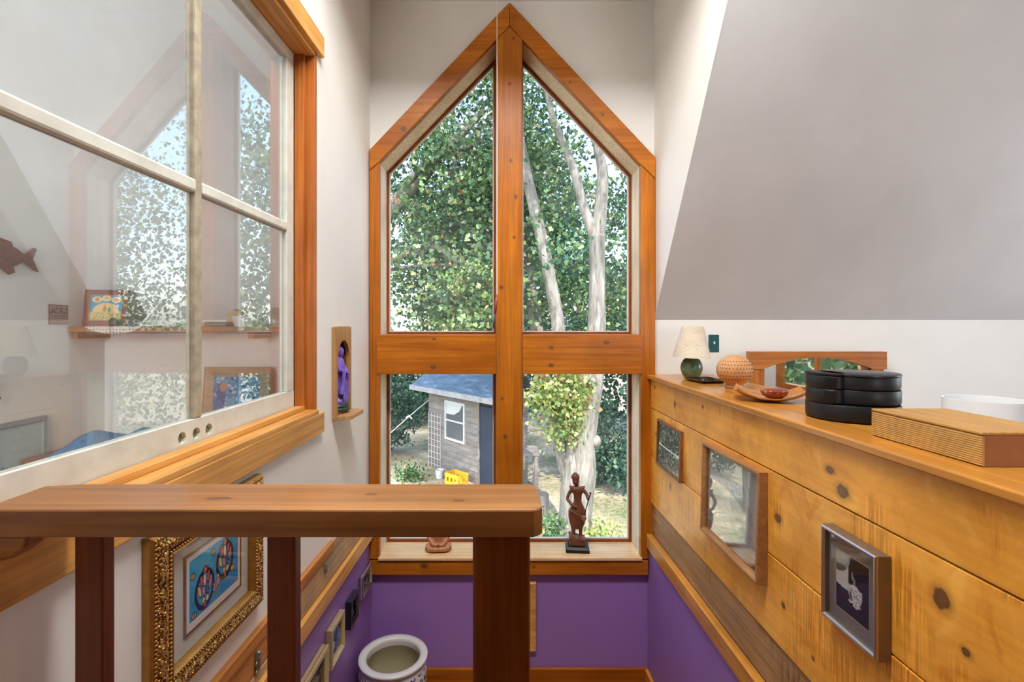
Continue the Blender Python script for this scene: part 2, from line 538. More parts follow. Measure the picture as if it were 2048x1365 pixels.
part('jamb_board', MB().prism([(c_in_r, sh_r), (ap_x, ap_in), (ap_x, ap_in + .022), (orr, sh_r + .008)], 'y', 2.80, 2.985), M['jamb'], win)
panes = [
    [(c_in_l, zm1), (mul_l, zm1), (mul_l, slope_l(mul_l)), (c_in_l, sh_l)],
    [(mul_r, zm1), (c_in_r, zm1), (c_in_r, sh_r), (mul_r, slope_r(mul_r))],
    [(c_in_l, zs_), (mul_l, zs_), (mul_l, zm0), (c_in_l, zm0)],
    [(mul_r, zs_), (c_in_r, zs_), (c_in_r, zm0), (mul_r, zm0)],
]
M['bead'] = plain('pale_glazing_bead', (.72, .66, .58), .5)
for P in panes:
    st = part('glazing_stop', MB().ring(P, inset(P, .013), 'y', 2.955, 2.985), M['stop'], win)
    q = inset(P, .013)
    part('glazing_bead', MB().ring(q, inset(q, .006), 'y', 2.968, 2.985), M['bead'], st)
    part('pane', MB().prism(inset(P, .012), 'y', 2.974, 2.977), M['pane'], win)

# ---------------- left wall with its opening, niche recess, reclaimed boards, purple band
wall_left = structure(wall_grid(-4.6, .06, -2.06, 2.26, 0, .11, [(-2.06, -.77, -.345, 1.11), (-.578, -.402, -.39, -.03)]).build('wall_left', M['white'], loc=LW(2.8, 0), rot=(0, 0, LROT)))
part('painted_band', MB().box(-2.2, -.0, -.005, .0, FLOOR_LAND, -1.16), M['purple'], wall_left)
M['reclaim_a'] = wood('reclaimed_pale_board', (.68, .49, .29), (.48, .31, .16), 'x', .55, spots=.10, saw=.5, weather=.45)
M['reclaim_b'] = wood('reclaimed_orange_board', (.62, .28, .08), (.40, .15, .035), 'x', .5, grain=.8, saw=.3)
for (x0, x1, z0, z1, d, mt) in [(-2.1, -.62, -.975, -.936, .020, 'reclaim_b'), (-.617, -.03, -.972, -.936, .018, 'reclaim_a'),
                                (-2.1, -1.02, -1.062, -.977, .014, 'reclaim_b'), (-1.017, -.03, -1.090, -.975, .013, 'reclaim_a'), (-2.1, -1.02, -1.095, -1.064, .016, 'reclaim_a')]:
    part('plank', MB().box(x0, x1, -d, -.0005, z0, z1), M[mt], wall_left, bevel=.002)
t2 = MB().box(-2.1, -.025, -.030, -.0005, -1.165, -1.096).build('trim_2', M['orange'], bevel=.003, loc=LW(2.8, 0), rot=(0, 0, LROT))
structure(t2)

# old sash window fixed in the left wall, local frame of that wall
win2 = structure(empty('window_2', LW(2.8, 0), LROT))
part('head_casing', MB().box(-2.25, -.735, -.022, -.001, 1.106, 1.19), M['orange'], win2, bevel=.003)
part('bottom_casing', MB().box(-2.25, -.735, -.022, -.001, -.435, -.352), M['orange'], win2, bevel=.003)
part('jamb_lining', MB().box(-.790, -.771, -.004, .108, -.345, 1.105), M['orange_dark'], win2, bevel=.002)
part('jamb_lining', MB().box(-2.059, -2.04, -.004, .108, -.345, 1.105), M['orange_dark'], win2, bevel=.002)
part('jamb_stop', MB().box(-.808, -.790, .034, .072, -.335, 1.09), M['orange_dark'], win2, bevel=.002)
part('head_lining', MB().box(-2.04, -.79, -.004, .108, 1.088, 1.109), M['orange'], win2, bevel=.002)
part('sill_board', MB().box(-2.04, -.79, -.020, .108, -.352, -.335), M['orange'], win2, bevel=.002)
part('sill_stop', MB().box(-2.04, -.808, .030, .070, -.335, -.318), M['orange'], win2, bevel=.002)
M['sash'] = plain('chalky_green_white_paint', (.66, .67, .61), .6, var=.12, scale=14, bmp=.15)
M['muntin'] = plain('worn_muntin_paint', (.40, .35, .26), .6, var=.25, scale=30, bmp=.2)
s0, s1, b0, b1 = -2.038, -.81, -.317, 1.086
sy0, sy1 = .074, .104
# three old sash-lift holes in the bottom rail: drilled as octagons
rb = MB()
holes = [-1.485, -1.425, -1.368]
hr, zc = .0165, b0 + .022
xs_ = [s0] + [v for h in holes for v in (h - .026, h + .026)] + [s1]
for i in range(0, len(xs_), 2):
    rb.box(xs_[i], xs_[i + 1], sy0, sy1, b0 - .0175, b0 + .062)
for h in holes:
    sq = [(h - .026, b0 - .0175), (h, b0 - .0175), (h + .026, b0 - .0175), (h + .026, zc), (h + .026, b0 + .062), (h, b0 + .062), (h - .026, b0 + .062), (h - .026, zc)]
    oc = [(h + hr * math.cos(a), zc + hr * math.sin(a)) for a in [R(-135), R(-90), R(-45), 0, R(45), R(90), R(135), R(180)]]
    rb.ring(sq, oc, 'y', sy0, sy1)
sash = part('bottom_rail', rb, M['sash'], win2)
for h in holes:
    part('hole_bottom', MB().lathe([(hr, -.001), (hr, .001)], 12), plain('dusty_green', (.20, .22, .13), .8, var=.3, scale=60) if 'dusty_green' not in bpy.data.materials else bpy.data.materials['dusty_green'], sash, loc=(h, sy0 + .012, zc), rot=(R(90), 0, 0))
part('top_rail', MB().box(s0, s1, sy0, sy1, b1 - .042, b1), M['sash'], win2, bevel=.003)
part('stile', MB().box(s1 - .062, s1, sy0, sy1, b0 + .062, b1 - .042), M['sash'], win2, bevel=.003)
part('stile', MB().box(s0, s0 + .062, sy0, sy1, b0 + .062, b1 - .042), M['sash'], win2, bevel=.003)
vm = -1.413
part('upright_muntin', MB().box(vm - .016, vm + .016, sy0, sy1, b0 + .062, b1 - .042), M['muntin'], win2, bevel=.006)
hz0, hz1 = .368, .405
part('cross_muntin', MB().box(s0 + .06, vm - .014, sy0 - .003, sy1, hz0, hz1), M['sash'], win2, bevel=.007)
part('cross_muntin', MB().box(vm + .014, s1 - .06, sy0 - .003, sy1, hz0, hz1), M['sash'], win2, bevel=.007)
for (a, b) in ((s0 + .062, vm - .016), (vm + .016, s1 - .062)):
    for (c, d) in ((b0 + .062, hz0), (hz1, b1 - .042)):
        part('pane', MB().box(a, b, .088, .091, c, d), M['oldpane'], win2)

# ---------------- right half wall: planks, cap, trim, purple below
M['purple_r'] = M['purple']
wall_right = structure(MB().box(.884, 1.205, .15, 2.795, -2.06, -.289).build('wall_right', M['white']))
part('painted_band', MB().box(.858, .884, .15, 2.79, FLOOR_LAND, -1.222), M['purple'], wall_right)
pk = [(XR, 1.294, -.372, .020, .013), (XR, 1.245, -.412, .028, .021), (XR, 1.53, -.588, .022, .018), (XR, .97, -.53, .024, .026), (XR, .865, -.652, .026, .028),
      (XR, .92, -.60, .012, .010), (XR, .905, -.70, .012, .009), (XR, 1.75, -.80, .012, .009), (XR, 1.50, -.838, .013, .011), (XR, 2.70, -.33, .012, .010),
      (XR, 2.40, -.375, .016, .020), (XR, 2.08, -.335, .010, .010), (XR, 2.46, -.79, .014, .022), (XR, 2.68, -.58, .012, .012), (XR, 1.36, -.905, .008, .008), (XR, 1.62, -.81, .008, .008)]
M['plank'] = wood('golden_pine_plank', (.94, .475, .080), (.78, .34, .030), 'y', .32, pk, grain=.45, saw=.6, coat=.25, contrast=.65, flat='x', streak=.45, blotch=1.2)
M['plank_rough'] = wood('rough_sawn_dark_board', (.58, .36, .17), (.30, .16, .065), 'y', .5, saw=.9, weather=.25, bmp=.5)
for (z0, z1, dx) in ((-.4495, -.290, 0), (-.7155, -.4535, .001), (-.974, -.7195, .0)):
    part('plank', MB().box(XR + dx, .885, .15, 2.775, z0, z1), M['plank'], wall_right, bevel=.002)
part('plank', MB().box(XR + .008, .885, .15, 2.775, -1.146, -.978), M['plank_rough'], wall_right, bevel=.002)
M['cap'] = wood('honey_pine_cap', (.66, .31, .05), (.46, .18, .022), 'y', .28, [], grain=.5, coat=.4, spots=.05)
structure(MB().box(.846, 1.22, .12, 2.795, -.289, -.268).build('trim_1', M['cap'], bevel=.004))
M['plank_trim'] = wood('golden_pine_trim', (.70, .34, .07), (.52, .21, .03), 'y', .33, grain=.6, coat=.35)
structure(MB().box(.842, .876, .15, 2.765, -1.221, -1.147).build('trim_3', M['plank_trim'], bevel=.003))

# ---------------- roof slopes, ceilings, cheek wall, other walls, floors
def sl(y): return .036 + (2.8 - y) * SLOPE
slab = [(2.8, .036), (1.233, sl(1.233)), (1.233, sl(1.233) + .14), (2.92, .03)]
structure(MB().prism(slab, 'x', .8985, 3.62).build('ceiling_slope_right', M['ceil']))
structure(MB().prism(slab, 'x', -2.32, -.79).build('ceiling_slope_left', M['ceil']))
structure(MB().prism([(1.508, 1.82), (1.233, 2.2), (1.233, 2.34), (1.6, 1.90)], 'x', -.765, .896).build('ceiling_slope_stair', M['ceil']))
structure(MB().box(-.78, .95, 1.50, 2.96, TOPZ, TOPZ + .10).build('ceiling_dormer', M['white']))
structure(MB().box(-2.32, 3.62, -2.72, 1.24, 2.2, 2.34).build('ceiling', M['ceil']))
structure(MB().prism([(2.8, .036), (2.8, 1.83), (1.50, 1.83)], 'x', .896, .899).build('wall_dormer_cheek', M['white']))
structure(wall_grid(-2.72, 2.96, -1.98, 2.3, 0, .10, [(-.75, .75, -.75, .45), (1.25, 2.05, -.40, .60)]).build('wall_bedroom_end', M['white'], loc=(3.62, 0, 0), rot=(0, 0, R(90))))
structure(MB().box(-2.32, -2.18, -2.72, 2.96, -1.98, 2.3).build('wall_side_room_end', M['white']))
structure(MB().box(-2.32, 3.62, -2.72, -2.6, -1.98, 2.3).build('wall_front', M['white']))
structure(MB().box(.9, 3.62, -2.72, 2.9, -1.34, FLOOR_UP).build('floor_bedroom', M['floorwood']))
structure(MB().box(-2.32, -.81, -2.72, 2.9, -1.34, FLOOR_UP).build('floor_side_room', M['floorwood']))
structure(MB().box(-.85, .9, -2.72, .95, -1.34, FLOOR_UP).build('floor_upper', M['floorwood']))
structure(MB().box(-.85, .9, .0, 2.9, -2.10, FLOOR_LAND).build('floor', M['floorwood']))
structure(MB().box(-.69, .857, 2.776, 2.794, FLOOR_LAND, -1.905).build('baseboard_back', M['casing_h'], bevel=.003))
structure(MB().box(.838, .858, .9, 2.776, FLOOR_LAND, -1.905).build('baseboard_right', M['plank_trim'], bevel=.003))
M['shade_wall'] = wood('brown_shade_wall', (.30, .14, .05), (.20, .085, .028), 'z', .5)  # brown kept dark to cut bounced light
structure(MB().box(.90, 1.0, -2.62, -.05, FLOOR_UP, 2.21).build('wall_shade_right', M['shade_wall']))  # unseen landing walls added to keep light off the railing fronts
structure(MB().box(-.95, .90, -1.9, -1.8, FLOOR_UP, 2.21).build('wall_shade_front', M['shade_wall']))
# stairs from the upper floor down to the landing
M['tread'] = M['floorwood']
for i in range(3):
    structure(MB().box(-.74, .84, .95 + i * .25, 1.22 + i * .25, FLOOR_LAND, FLOOR_UP - .19 * (i + 1)).build('floor_stair_step', M['tread']))
# bedroom end windows: frame, bar and pane
for nm, yc, zc_, hw, hh in (('window_3', .0, -.15, .75, .60), ('window_4', 1.65, .10, .40, .50)):
    w3 = structure(empty(nm, (3.57, yc, zc_), R(90)))
    Q = [(-hw, -hh), (hw, -hh), (hw, hh), (-hw, hh)]
    part('casing', MB().ring(Q, inset(Q, .06), 'y', -.02, .06), M['casing_h'], w3)
    part('pane', MB().box(-hw + .06, hw - .06, .02, .024, -hh + .06, hh - .06), M['pane'], w3)
    part('glazing_bar', MB().box(-.02, .02, .0, .05, -hh + .06, hh - .06), M['casing_v'], w3)

# ------------------------------------------------------------------ shared pieces for framed things
def printed(name, w, h, nx, nz, fn, parent, x=0.0, z=0.0, y=0.0, rough=.6, mat=None):
    """flat print: fine grid of faces, colour fn(u, v) with u to the right and v up"""
    xs = np.linspace(-w / 2, w / 2, nx + 1); zs = np.linspace(0, h, nz + 1)
    X, Z = np.meshgrid(xs, zs)
    vs = np.stack([X.ravel(), np.zeros(X.size), Z.ravel()], 1)
    i = np.arange(nx * nz); r = i // nx; c = i % nx
    a = r * (nx + 1) + c
    fs = np.stack([a, a + 1, a + nx + 2, a + nx + 1], 1)
    me = bpy.data.meshes.new(name)
    me.from_pydata(vs.tolist(), [], fs.tolist())
    u = (c + .5) / nx; v = (r + .5) / nz
    colr = np.ones((nx * nz, 4), dtype=np.float32); colr[:, :3] = fn(u, v)
    at = me.attributes.new('print', 'FLOAT_COLOR', 'FACE')
    at.data.foreach_set('color', colr.ravel())
    o = bpy.data.objects.new(name, me); COL.objects.link(o)
    me.materials.append(mat or M['print'])
    o.parent = parent; o.location = (x, y, z)
    return o
M['print'] = attr_mat('printed_paper', .55)

class Paint:
    def __init__(s, u, v, base, aspect=1.0):
        s.u = u; s.v = v; s.a = aspect
        s.c = np.tile(np.array(base, dtype=np.float32), (len(u), 1))
    def ell(s, cx, cy, rx, ry, col, rot=0.0, line=None, lw=.25):
        du = (s.u - cx) * s.a; dv = s.v - cy
        ca, sa = math.cos(rot), math.sin(rot)
        x = (du * ca + dv * sa) / (rx * s.a); y = (-du * sa + dv * ca) / ry
        d = np.sqrt(x * x + y * y)
        if col is not None: s.c[d < 1] = col
        if line is not None: s.c[(d < 1 + lw * .5) & (d > 1 - lw * .5)] = line
    def line(s, pts, w, col):
        for (x0, y0), (x1, y1) in zip(pts[:-1], pts[1:]):
            ax, ay, bx, by = x0 * s.a, y0, x1 * s.a, y1
            dx, dy = bx - ax, by - ay
            L = dx * dx + dy * dy + 1e-9
            t = np.clip(((s.u * s.a - ax) * dx + (s.v - ay) * dy) / L, 0, 1)
            d = np.hypot(s.u * s.a - ax - t * dx, s.v - ay - t * dy)
            s.c[d < w] = col
    def rect(s, x0, x1, y0, y1, col):
        s.c[(s.u > x0) & (s.u < x1) & (s.v > y0) & (s.v < y1)] = col
    def speck(s, seed, n, r, cols, box=(0, 1, 0, 1)):
        g = random.Random(seed)
        for _ in range(n):
            s.ell(g.uniform(box[0], box[1]), g.uniform(box[2], box[3]), g.uniform(.3, 1) * r, g.uniform(.3, 1) * r, g.choice(cols), g.uniform(0, 3))

def frame_ring(w, h, prof, sub=1):
    """swept rectangular frame, base at z = 0, facing -y; prof = [(inset, y)] closed profile"""
    rings = []
    corners = [(-1, 0), (1, 0), (1, 1), (-1, 1)]
    for (sx, tz) in corners:
        ring = []
        for d, y in prof:
            ring.append((sx * (w / 2 - d), y, d if tz == 0 else h - d))
        rings.append(ring)
    return MB().loft(rings, False, True)

def rect_profile(fw, depth, lip=.0):
    return [(0, 0), (0, -depth), (fw, -depth + lip), (fw, 0)]

def board(w, h, y0, y1, z=0.0):
    return MB().box(-w / 2, w / 2, y0, y1, z, z + h)

# ------------------------------------------------------------------ railing at the head of the stairs
M['rail'] = wood('worn_oak_rail', (.40, .195, .07), (.25, .105, .03), 'x', .36, [(-.44, .80, -.276, .03, .008), (-.20, .82, -.276, .012, .006), (-.055, .79, -.276, .012, .006)], grain=.6, coat=.1)
M['baluster'] = wood('dark_red_stained_wood', (.21, .056, .015), (.115, .027, .008), 'z', .4, grain=.8, coat=.1)
M['post'] = wood('dark_oak_post', (.25, .075, .014), (.11, .028, .006), 'z', .42, grain=1.0, contrast=1.3)
rail = empty('stair_railing', (-.3, .81, FLOOR_UP), label='dark stained wooden stair railing with thick handrail, square newel and balusters', cat='railing')
def rpart(name, mb, mat, **k):
    o = mb.build(name, mat, rail, **k)
    o.location = (.3, -.81, -FLOOR_UP)
    return o
hr_ = MB().prism([(-.775, .750), (.060, .750), (.074, .764), (.074, .862), (.064, .874), (-.72, .874), (-.775, .862)], 'z', -.318, -.2755)
rpart('handrail', hr_, M['rail'], bevel=.003, seg=2)
rpart('newel_post', MB().box(-.0327, .0555, .762, .850, FLOOR_UP, -.317), M['post'], bevel=.008, seg=3)
for x0 in (-.655, -.355):
    rpart('baluster', MB().box(x0, x0 + .0445, .780, .806, FLOOR_UP, -.317), M['baluster'], bevel=.003)
rpart('rail_bracket', MB().prism([(-.772, -.318), (-.706, -.318), (-.712, -.338), (-.730, -.352), (-.772, -.364)], 'y', .757, .792), M['rail'], bevel=.004)

# ------------------------------------------------------------------ things on the cap of the half wall
CAP = -.268
# table lamp
lp = empty('table_lamp', (1.018, 2.577, CAP), label='small table lamp with round green ceramic base and speckled cream shade', cat='lamp')
M['celadon'] = plain('green_glazed_ceramic', S(88, 112, 84), .18, var=.12, scale=12, coat=.4)
MB().lathe([(.001, 0), (.030, 0), (.032, .004), (.045, .018), (.053, .040), (.055, .056), (.051, .078), (.040, .096), (.026, .107), (.016, .111), (.001, .112)], 40).build('base', M['celadon'], lp, smooth=True)
m, nt, b = new_mat('speckled_parchment')
tc = nd(nt, 'TexCoord').outputs['Object']
v = nd(nt, 'TexVoronoi'); link(nt, tc, v.inputs['Vector']); v.inputs['Scale'].default_value = 150
sp = math_(nt, 'MULTIPLY', smooth(nt, v.outputs['Distance'], .30, .16), smooth(nt, noise(nt, tc, 25, 2), .42, .6))
link(nt, mixc(nt, sp, ramp(nt, noise(nt, tc, 9, 3), [(.3, (.66, .56, .42)), (.7, (.78, .71, .58))]), (.25, .16, .08)), b.inputs['Base Color'])
b.inputs['Roughness'].default_value = .8
M['shade'] = m
sh = MB().lathe([(.094, 0), (.0525, .162), (.051, .162), (.0925, 0)], 40, cap=False)
sh.f += [(i, (i + 1) % 40, 120 + (i + 1) % 40, 120 + i) for i in range(40)]
o = sh.build('shade', M['shade'], lp, smooth='auto', loc=(.0, 0, .106), rot=(0, R(2.5), 0))
M['brass'] = plain('aged_brass', (.45, .30, .10), .35, 1.0)
MB().tube([(0, 0, .11), (0, 0, .16)], .006, 10).build('socket', M['brass'], lp, smooth=True)
# black dish
dish = empty('square_dish', (1.016, 2.405, CAP), R(9), label='low black square dish in front of the green lamp', cat='dish')
M['gloss_black'] = plain('glossy_black_glaze', (.010, .010, .012), .12, coat=.5)
rings = []
for (hw, hd, z) in [(.050, .068, 0), (.066, .086, .016), (.064, .084, .0165), (.050, .070, .005)]:
    rings.append([(-hw, -hd, z), (hw, -hd, z), (hw, hd, z), (-hw, hd, z)])
MB().loft(rings).build('dish_body', M['gloss_black'], dish, bevel=.002)
MB().tube([(-.02, -.02, .0066), (.0, .03, .009), (.02, .045, .007)], .0025, 8).build('small_trinket', plain('silver_trinket', (.7, .7, .7), .25, 1.0), dish, smooth=True)
# pierced globe
gl = empty('pierced_globe', (1.040, 2.161, CAP), label='round tan pottery globe with rows of pierced dots on a low foot', cat='ornament')
m, nt, b = new_mat('tan_stoneware')
tc = nd(nt, 'TexCoord').outputs['Object']
link(nt, ramp(nt, noise(nt, tc, 14, 5), [(.3, S(176, 120, 72)), (.7, S(205, 155, 105))]), b.inputs['Base Color'])
b.inputs['Roughness'].default_value = .6
bump(nt, b, noise(nt, tc, 120, 3), .25, .002)
M['tan'] = m
prof = [(.001, .006), (.030, .006), (.032, 0), (.038, 0), (.039, .012), (.034, .016)]
for k in range(1, 22):
    a = -math.pi / 2 + .48 + (math.pi - .48) * k / 21
    prof.append((max(.0008, .0735 * math.cos(a)), .016 + .062 + .066 * math.sin(a)))
body = MB().lathe(prof, 44).build('globe_body', M['tan'], gl, smooth=True)
dm = plain('pierced_dot_dark', (.06, .03, .015), .8)
dots = MB()
for rw in range(6):
    el = R(38 - rw * 14)
    for k in range(13 - rw // 2):
        az = R(196 + k * 11 + (rw % 2) * 5)
        c = Vector((.0735 * math.cos(el) * math.cos(az), .0735 * math.cos(el) * math.sin(az), .078 + .066 * math.sin(el)))
        n = Vector((c.x, c.y, (c.z - .078) * 1.1)).normalized()
        a = n.orthogonal().normalized(); bb = n.cross(a)
        dots.loft([[c - n * .002 + (a * math.cos(t) + bb * math.sin(t)) * (.0021) for t in [i * math.pi / 3 for i in range(6)]],
                   [c + n * .0012 + (a * math.cos(t) + bb * math.sin(t)) * (.0021) for t in [i * math.pi / 3 for i in range(6)]]])
dots.build('pierced_dots', dm, gl, kind='stuff')
# bent wood platter
pt = empty('wooden_platter', (1.00, 1.815, CAP), R(-24), label='thin curved wooden platter with upturned edge beside the black tiered box', cat='platter')
M['platter'] = wood('amber_bent_wood', (.58, .26, .06), (.42, .16, .03), 'x', .2, grain=.6, coat=.5)
g = MB(); nu, nv = 24, 14
def pz(u, v):
    return .006 + .030 * abs(u) ** 2.2 + .012 * abs(v) ** 3
top = [[(u * .118 * (1 - .10 * v * v), v * .098 * (1 - .15 * u * u), pz(u, v)) for v in [-1 + 2 * j / nv for j in range(nv + 1)]] for u in [-1 + 2 * i / nu for i in range(nu + 1)]]
for off in (0, -.005):
    n0 = len(g.v)
    for row in top:
        g.v += [(x, y, z + off) for x, y, z in row]
    for i in range(nu):
        for j in range(nv):
            a = n0 + i * (nv + 1) + j
            g.f.append((a, a + 1, a + nv + 2, a + nv + 1))
N1 = (nu + 1) * (nv + 1)
edge = [(i, 0) for i in range(nu + 1)] + [(nu, j) for j in range(1, nv + 1)] + [(i, nv) for i in range(nu - 1, -1, -1)] + [(0, j) for j in range(nv - 1, 0, -1)]
for (i0, j0), (i1, j1) in zip(edge, edge[1:] + edge[:1]):
    a = i0 * (nv + 1) + j0; b_ = i1 * (nv + 1) + j1
    g.f.append((a, b_, b_ + N1, a + N1))
g.build('platter_body', M['platter'], pt, smooth='auto')
# lobed red bowl
nb = empty('lobed_bowl', (1.008, 1.795, CAP + .0075), R(15), label='small reddish brown lobed bowl sitting on the curved platter', cat='bowl')
M['redglaze'] = plain('red_brown_glossy_wood', S(140, 62, 30), .16, var=.25, scale=18, coat=.6)
rings = []
for (r, z) in [(.012, 0), (.026, .003), (.042, .014), (.048, .028), (.046, .033), (.041, .031), (.030, .016), (.010, .009)]:
    rings.append([(r * (1 + .13 * abs(math.sin(4.5 * a / 1.0))) * math.cos(a) * 1.0, r * (1 + .13 * abs(math.sin(4.5 * a))) * math.sin(a) * .72, z) for a in [2 * math.pi * i / 48 for i in range(48)]])
MB().loft(rings).build('bowl_body', M['redglaze'], nb, smooth=True)
# black tiered box
tb = empty('tiered_box', (1.045, 1.462, CAP), label='black round three-tier box with swivelling upper trays', cat='box')
def outline_round(r, n=56, x=0, y=0): return [(x + r * math.cos(2 * math.pi * i / n), y + r * math.sin(2 * math.pi * i / n)) for i in range(n)]
def tray(name, r, z0, z1, x=0, y=0, sx=1.0):
    rr = [(r * .95, z0), (r * .99, z0 + .003), (r, z0 + .008), (r, z1 - .002), (r * .99, z1 - .0003)]
    return MB().loft([[(x + a * sx, y + b_, z) for a, b_ in outline_round(q)] for q, z in rr]).build(name, M['black'], tb, smooth='auto')
tray('bottom_tray', .115, .001, .047)
for (z0, z1, dx) in ((.048, .089, .018), (.0895, .127, .017)):
    t = tray('upper_tray', .097, z0, z1, dx, -.006)
    rr = [(.036, z0), (.038, z0 + .004), (.038, z1 - .003), (.036, z1)]
    MB().loft([[(-.076 + a, .004 + b_ * 1.75, z) for a, b_ in outline_round(q)] for q, z in rr]).build('crescent_tray', M['black'], t, smooth='auto')
lid = MB().loft([[(.017 + a, b_ - .006, z) for a, b_ in outline_round(q)] for q, z in [(.097, .1275), (.099, .1285), (.099, .1325), (.096, .1345)]]).build('lid', plain('satin_black_lid', (.02, .02, .022), .3), tb, smooth='auto')
MB().loft([[(-.076 + a, .004 + b_ * 1.75, z) for a, b_ in outline_round(q)] for q, z in [(.038, .1275), (.039, .1325), (.037, .1345)]]).build('crescent_lid', M['black'], lid, smooth='auto')
# bamboo box
bx = empty('bamboo_box', (1.019, 1.088, CAP), R(0), label='flat bamboo box with ribbed slat sides beside the tiered box', cat='box')
M['bamboo'] = wood('pale_bamboo', (.56, .33, .11), (.47, .255, .075), 'y', .5, grain=.8, contrast=.7, bmp=.03)
M['bamboo_end'] = plain('brown_box_end', S(160, 104, 56), .6, var=.06, scale=30)
MB().box(-.088, .088, -.138, .138, 0.0005, .060).build('box_body', M['bamboo_end'], bx)
rib = MB(); n = 13
prf = []
for k in range(n):
    z = .002 + k * (.0565 / n); dz = .0565 / n
    prf += [(-.0905, z), (-.0925, z + dz * .2), (-.0925, z + dz * .75), (-.0905, z + dz * .95)]
prf += [(-.088, .060), (-.088, .002)]
rib.prism([(x, z) for x, z in prf], 'y', -.139, .139)
rib.build('ribbed_side', plain('bamboo_slats', S(196, 154, 88), .5, var=.12, scale=25), bx)
MB().box(-.093, .090, -.140, .140, .0605, .0665).build('lid', M['bamboo'], bx, bevel=.002)

# lamp with a white drum shade on the bedside table behind the half wall
st = empty('side_table', (1.475, 1.50, FLOOR_UP), label='small wooden side table behind the half wall under the white lamp', cat='table')
MB().box(-.2, .2, -.2, .2, .60, .63).build('table_top', M['floorwood'], st, bevel=.004)
for sx in (-1, 1):
    for sy in (-1, 1):
        MB().box(sx * .17 - .018, sx * .17 + .018, sy * .17 - .018, sy * .17 + .018, 0, .60).build('leg', M['floorwood'], st)
dl = empty('drum_lamp', (1.475, 1.50, FLOOR_UP + .63), label='white open-topped drum lampshade standing behind the bamboo box', cat='lamp')
M['milk'] = plain('white_frosted_glass', (.86, .87, .88), .35, coat=.2)
MB().lathe([(.001, 0), (.06, 0), (.06, .012), (.02, .03), (.012, .06), (.012, .25), (.001, .25)], 28).build('base', M['milk'], dl, smooth='auto')
q = MB().lathe([(.099, .19), (.0995, .372), (.0945, .372), (.094, .19)], 56, cap=False)
q.f += [(i, (i + 1) % 56, 168 + (i + 1) % 56, 168 + i) for i in range(56)]
q.build('shade', M['milk'], dl, smooth='auto')
MB().lathe([(.001, .205), (.096, .205), (.096, .209), (.001, .209)], 40).build('diffuser', M['milk'], dl)

# light switch and mirror on the knee wall
sw = empty('light_switch', ((1427 - 988) * .0028, 2.80, (653 - 704) * .0028), label='dark teal light switch plate on the white wall behind the lamp', cat='switch')
M['teal'] = plain('dark_teal_plate', S(8, 74, 82), .35)
MB().box(-.029, .029, -.006, 0, 0, .096).build('plate', M['teal'], sw, bevel=.002)
MB().box(-.004, .004, -.014, -.006, .043, .057).build('toggle', plain('ivory_toggle', (.8, .75, .62), .4), sw, bevel=.001)
mi = empty('arched_mirror', (1.762, 2.735, -.62), label='wooden framed mirror with shallow arched top rail against the knee wall', cat='mirror')
M['mirror_frame'] = wood('orange_brown_frame', (.50, .19, .045), (.36, .115, .022), 'x', .35, grain=.6, coat=.25)
arch = [(-.372, .387), (.372, .387), (.372, .482), (-.372, .482)]
ap = [(-.372, .482), (-.372, .386), (-.30, .386)] + [(-.30 + .60 * t, .386 + .062 * (1 - (2 * t - 1) ** 2)) for t in [i / 20 for i in range(1, 20)]] + [(.30, .386), (.372, .386), (.372, .482)]
tr = MB()
lo = [p for p in ap[1:-1]]
n = len(lo)
vs = [(x, -.02, z) for x, z in lo] + [(x, -.02, .482) for x, z in lo] + [(x, .02, z) for x, z in lo] + [(x, .02, .482) for x, z in lo]
fs = []
for i in range(n - 1):
    fs += [(i, i + 1, n + i + 1, n + i), (2 * n + i, 3 * n + i, 3 * n + i + 1, 2 * n + i + 1), (i, 2 * n + i, 2 * n + i + 1, i + 1), (n + i, n + i + 1, 3 * n + i + 1, 3 * n + i)]
fs += [(0, n, 3 * n, 2 * n), (n - 1, 3 * n - 1, 4 * n - 1, 2 * n - 1)]
tr.add(vs, fs).build('top_rail', M['mirror_frame'], mi)
for sx in (-1, 1):
    MB().box(sx * .325 - .035, sx * .325 + .035, -.016, .016, .0, .386).build('stile', M['orange_dark'], mi, bevel=.003)
MB().box(-.29, .29, -.016, .016, .0, .07).build('bottom_rail', M['mirror_frame'], mi)
MB().box(-.29, .29, .004, .010, .07, .45).build('mirror_glass', M['mirror'], mi)
fl = MB()
st2 = empty('low_chest', (1.762, 2.60, FLOOR_UP), label='low wooden chest under the arched mirror behind the half wall', cat='chest')
MB().box(-.45, .45, -.19, .19, 0.0, .56).build('chest_body', M['mirror_frame'], st2)
MB().box(-.47, .47, -.2, .195, .56, .598).build('chest_top', M['mirror_frame'], st2, bevel=.004)

# ------------------------------------------------------------------ pictures on the planks
def wall_pic(name, y0, y1, z0, z1, label, side='R', cat='picture', tilt=0, gap=.0):
    yc = (y0 + y1) / 2
    if side == 'R':
        e = empty(name, (XR - .001 - gap, yc, z0), label=label, cat=cat, rot=(tilt, 0, R(-90)))
    else:
        e = empty(name, LW(yc, z0, .0015 + gap), label=label, cat=cat, rot=(0, 0, LROT))
    return e
M['frame_brown'] = wood('brown_picture_moulding', (.30, .125, .04), (.19, .07, .02), 'x', .35, grain=1.5)
M['frame_brown_l'] = wood('tan_picture_moulding', (.42, .22, .10), (.30, .14, .05), 'x', .35, grain=1.5)
M['backing'] = plain('grey_backing_card', (.30, .28, .26), .7)

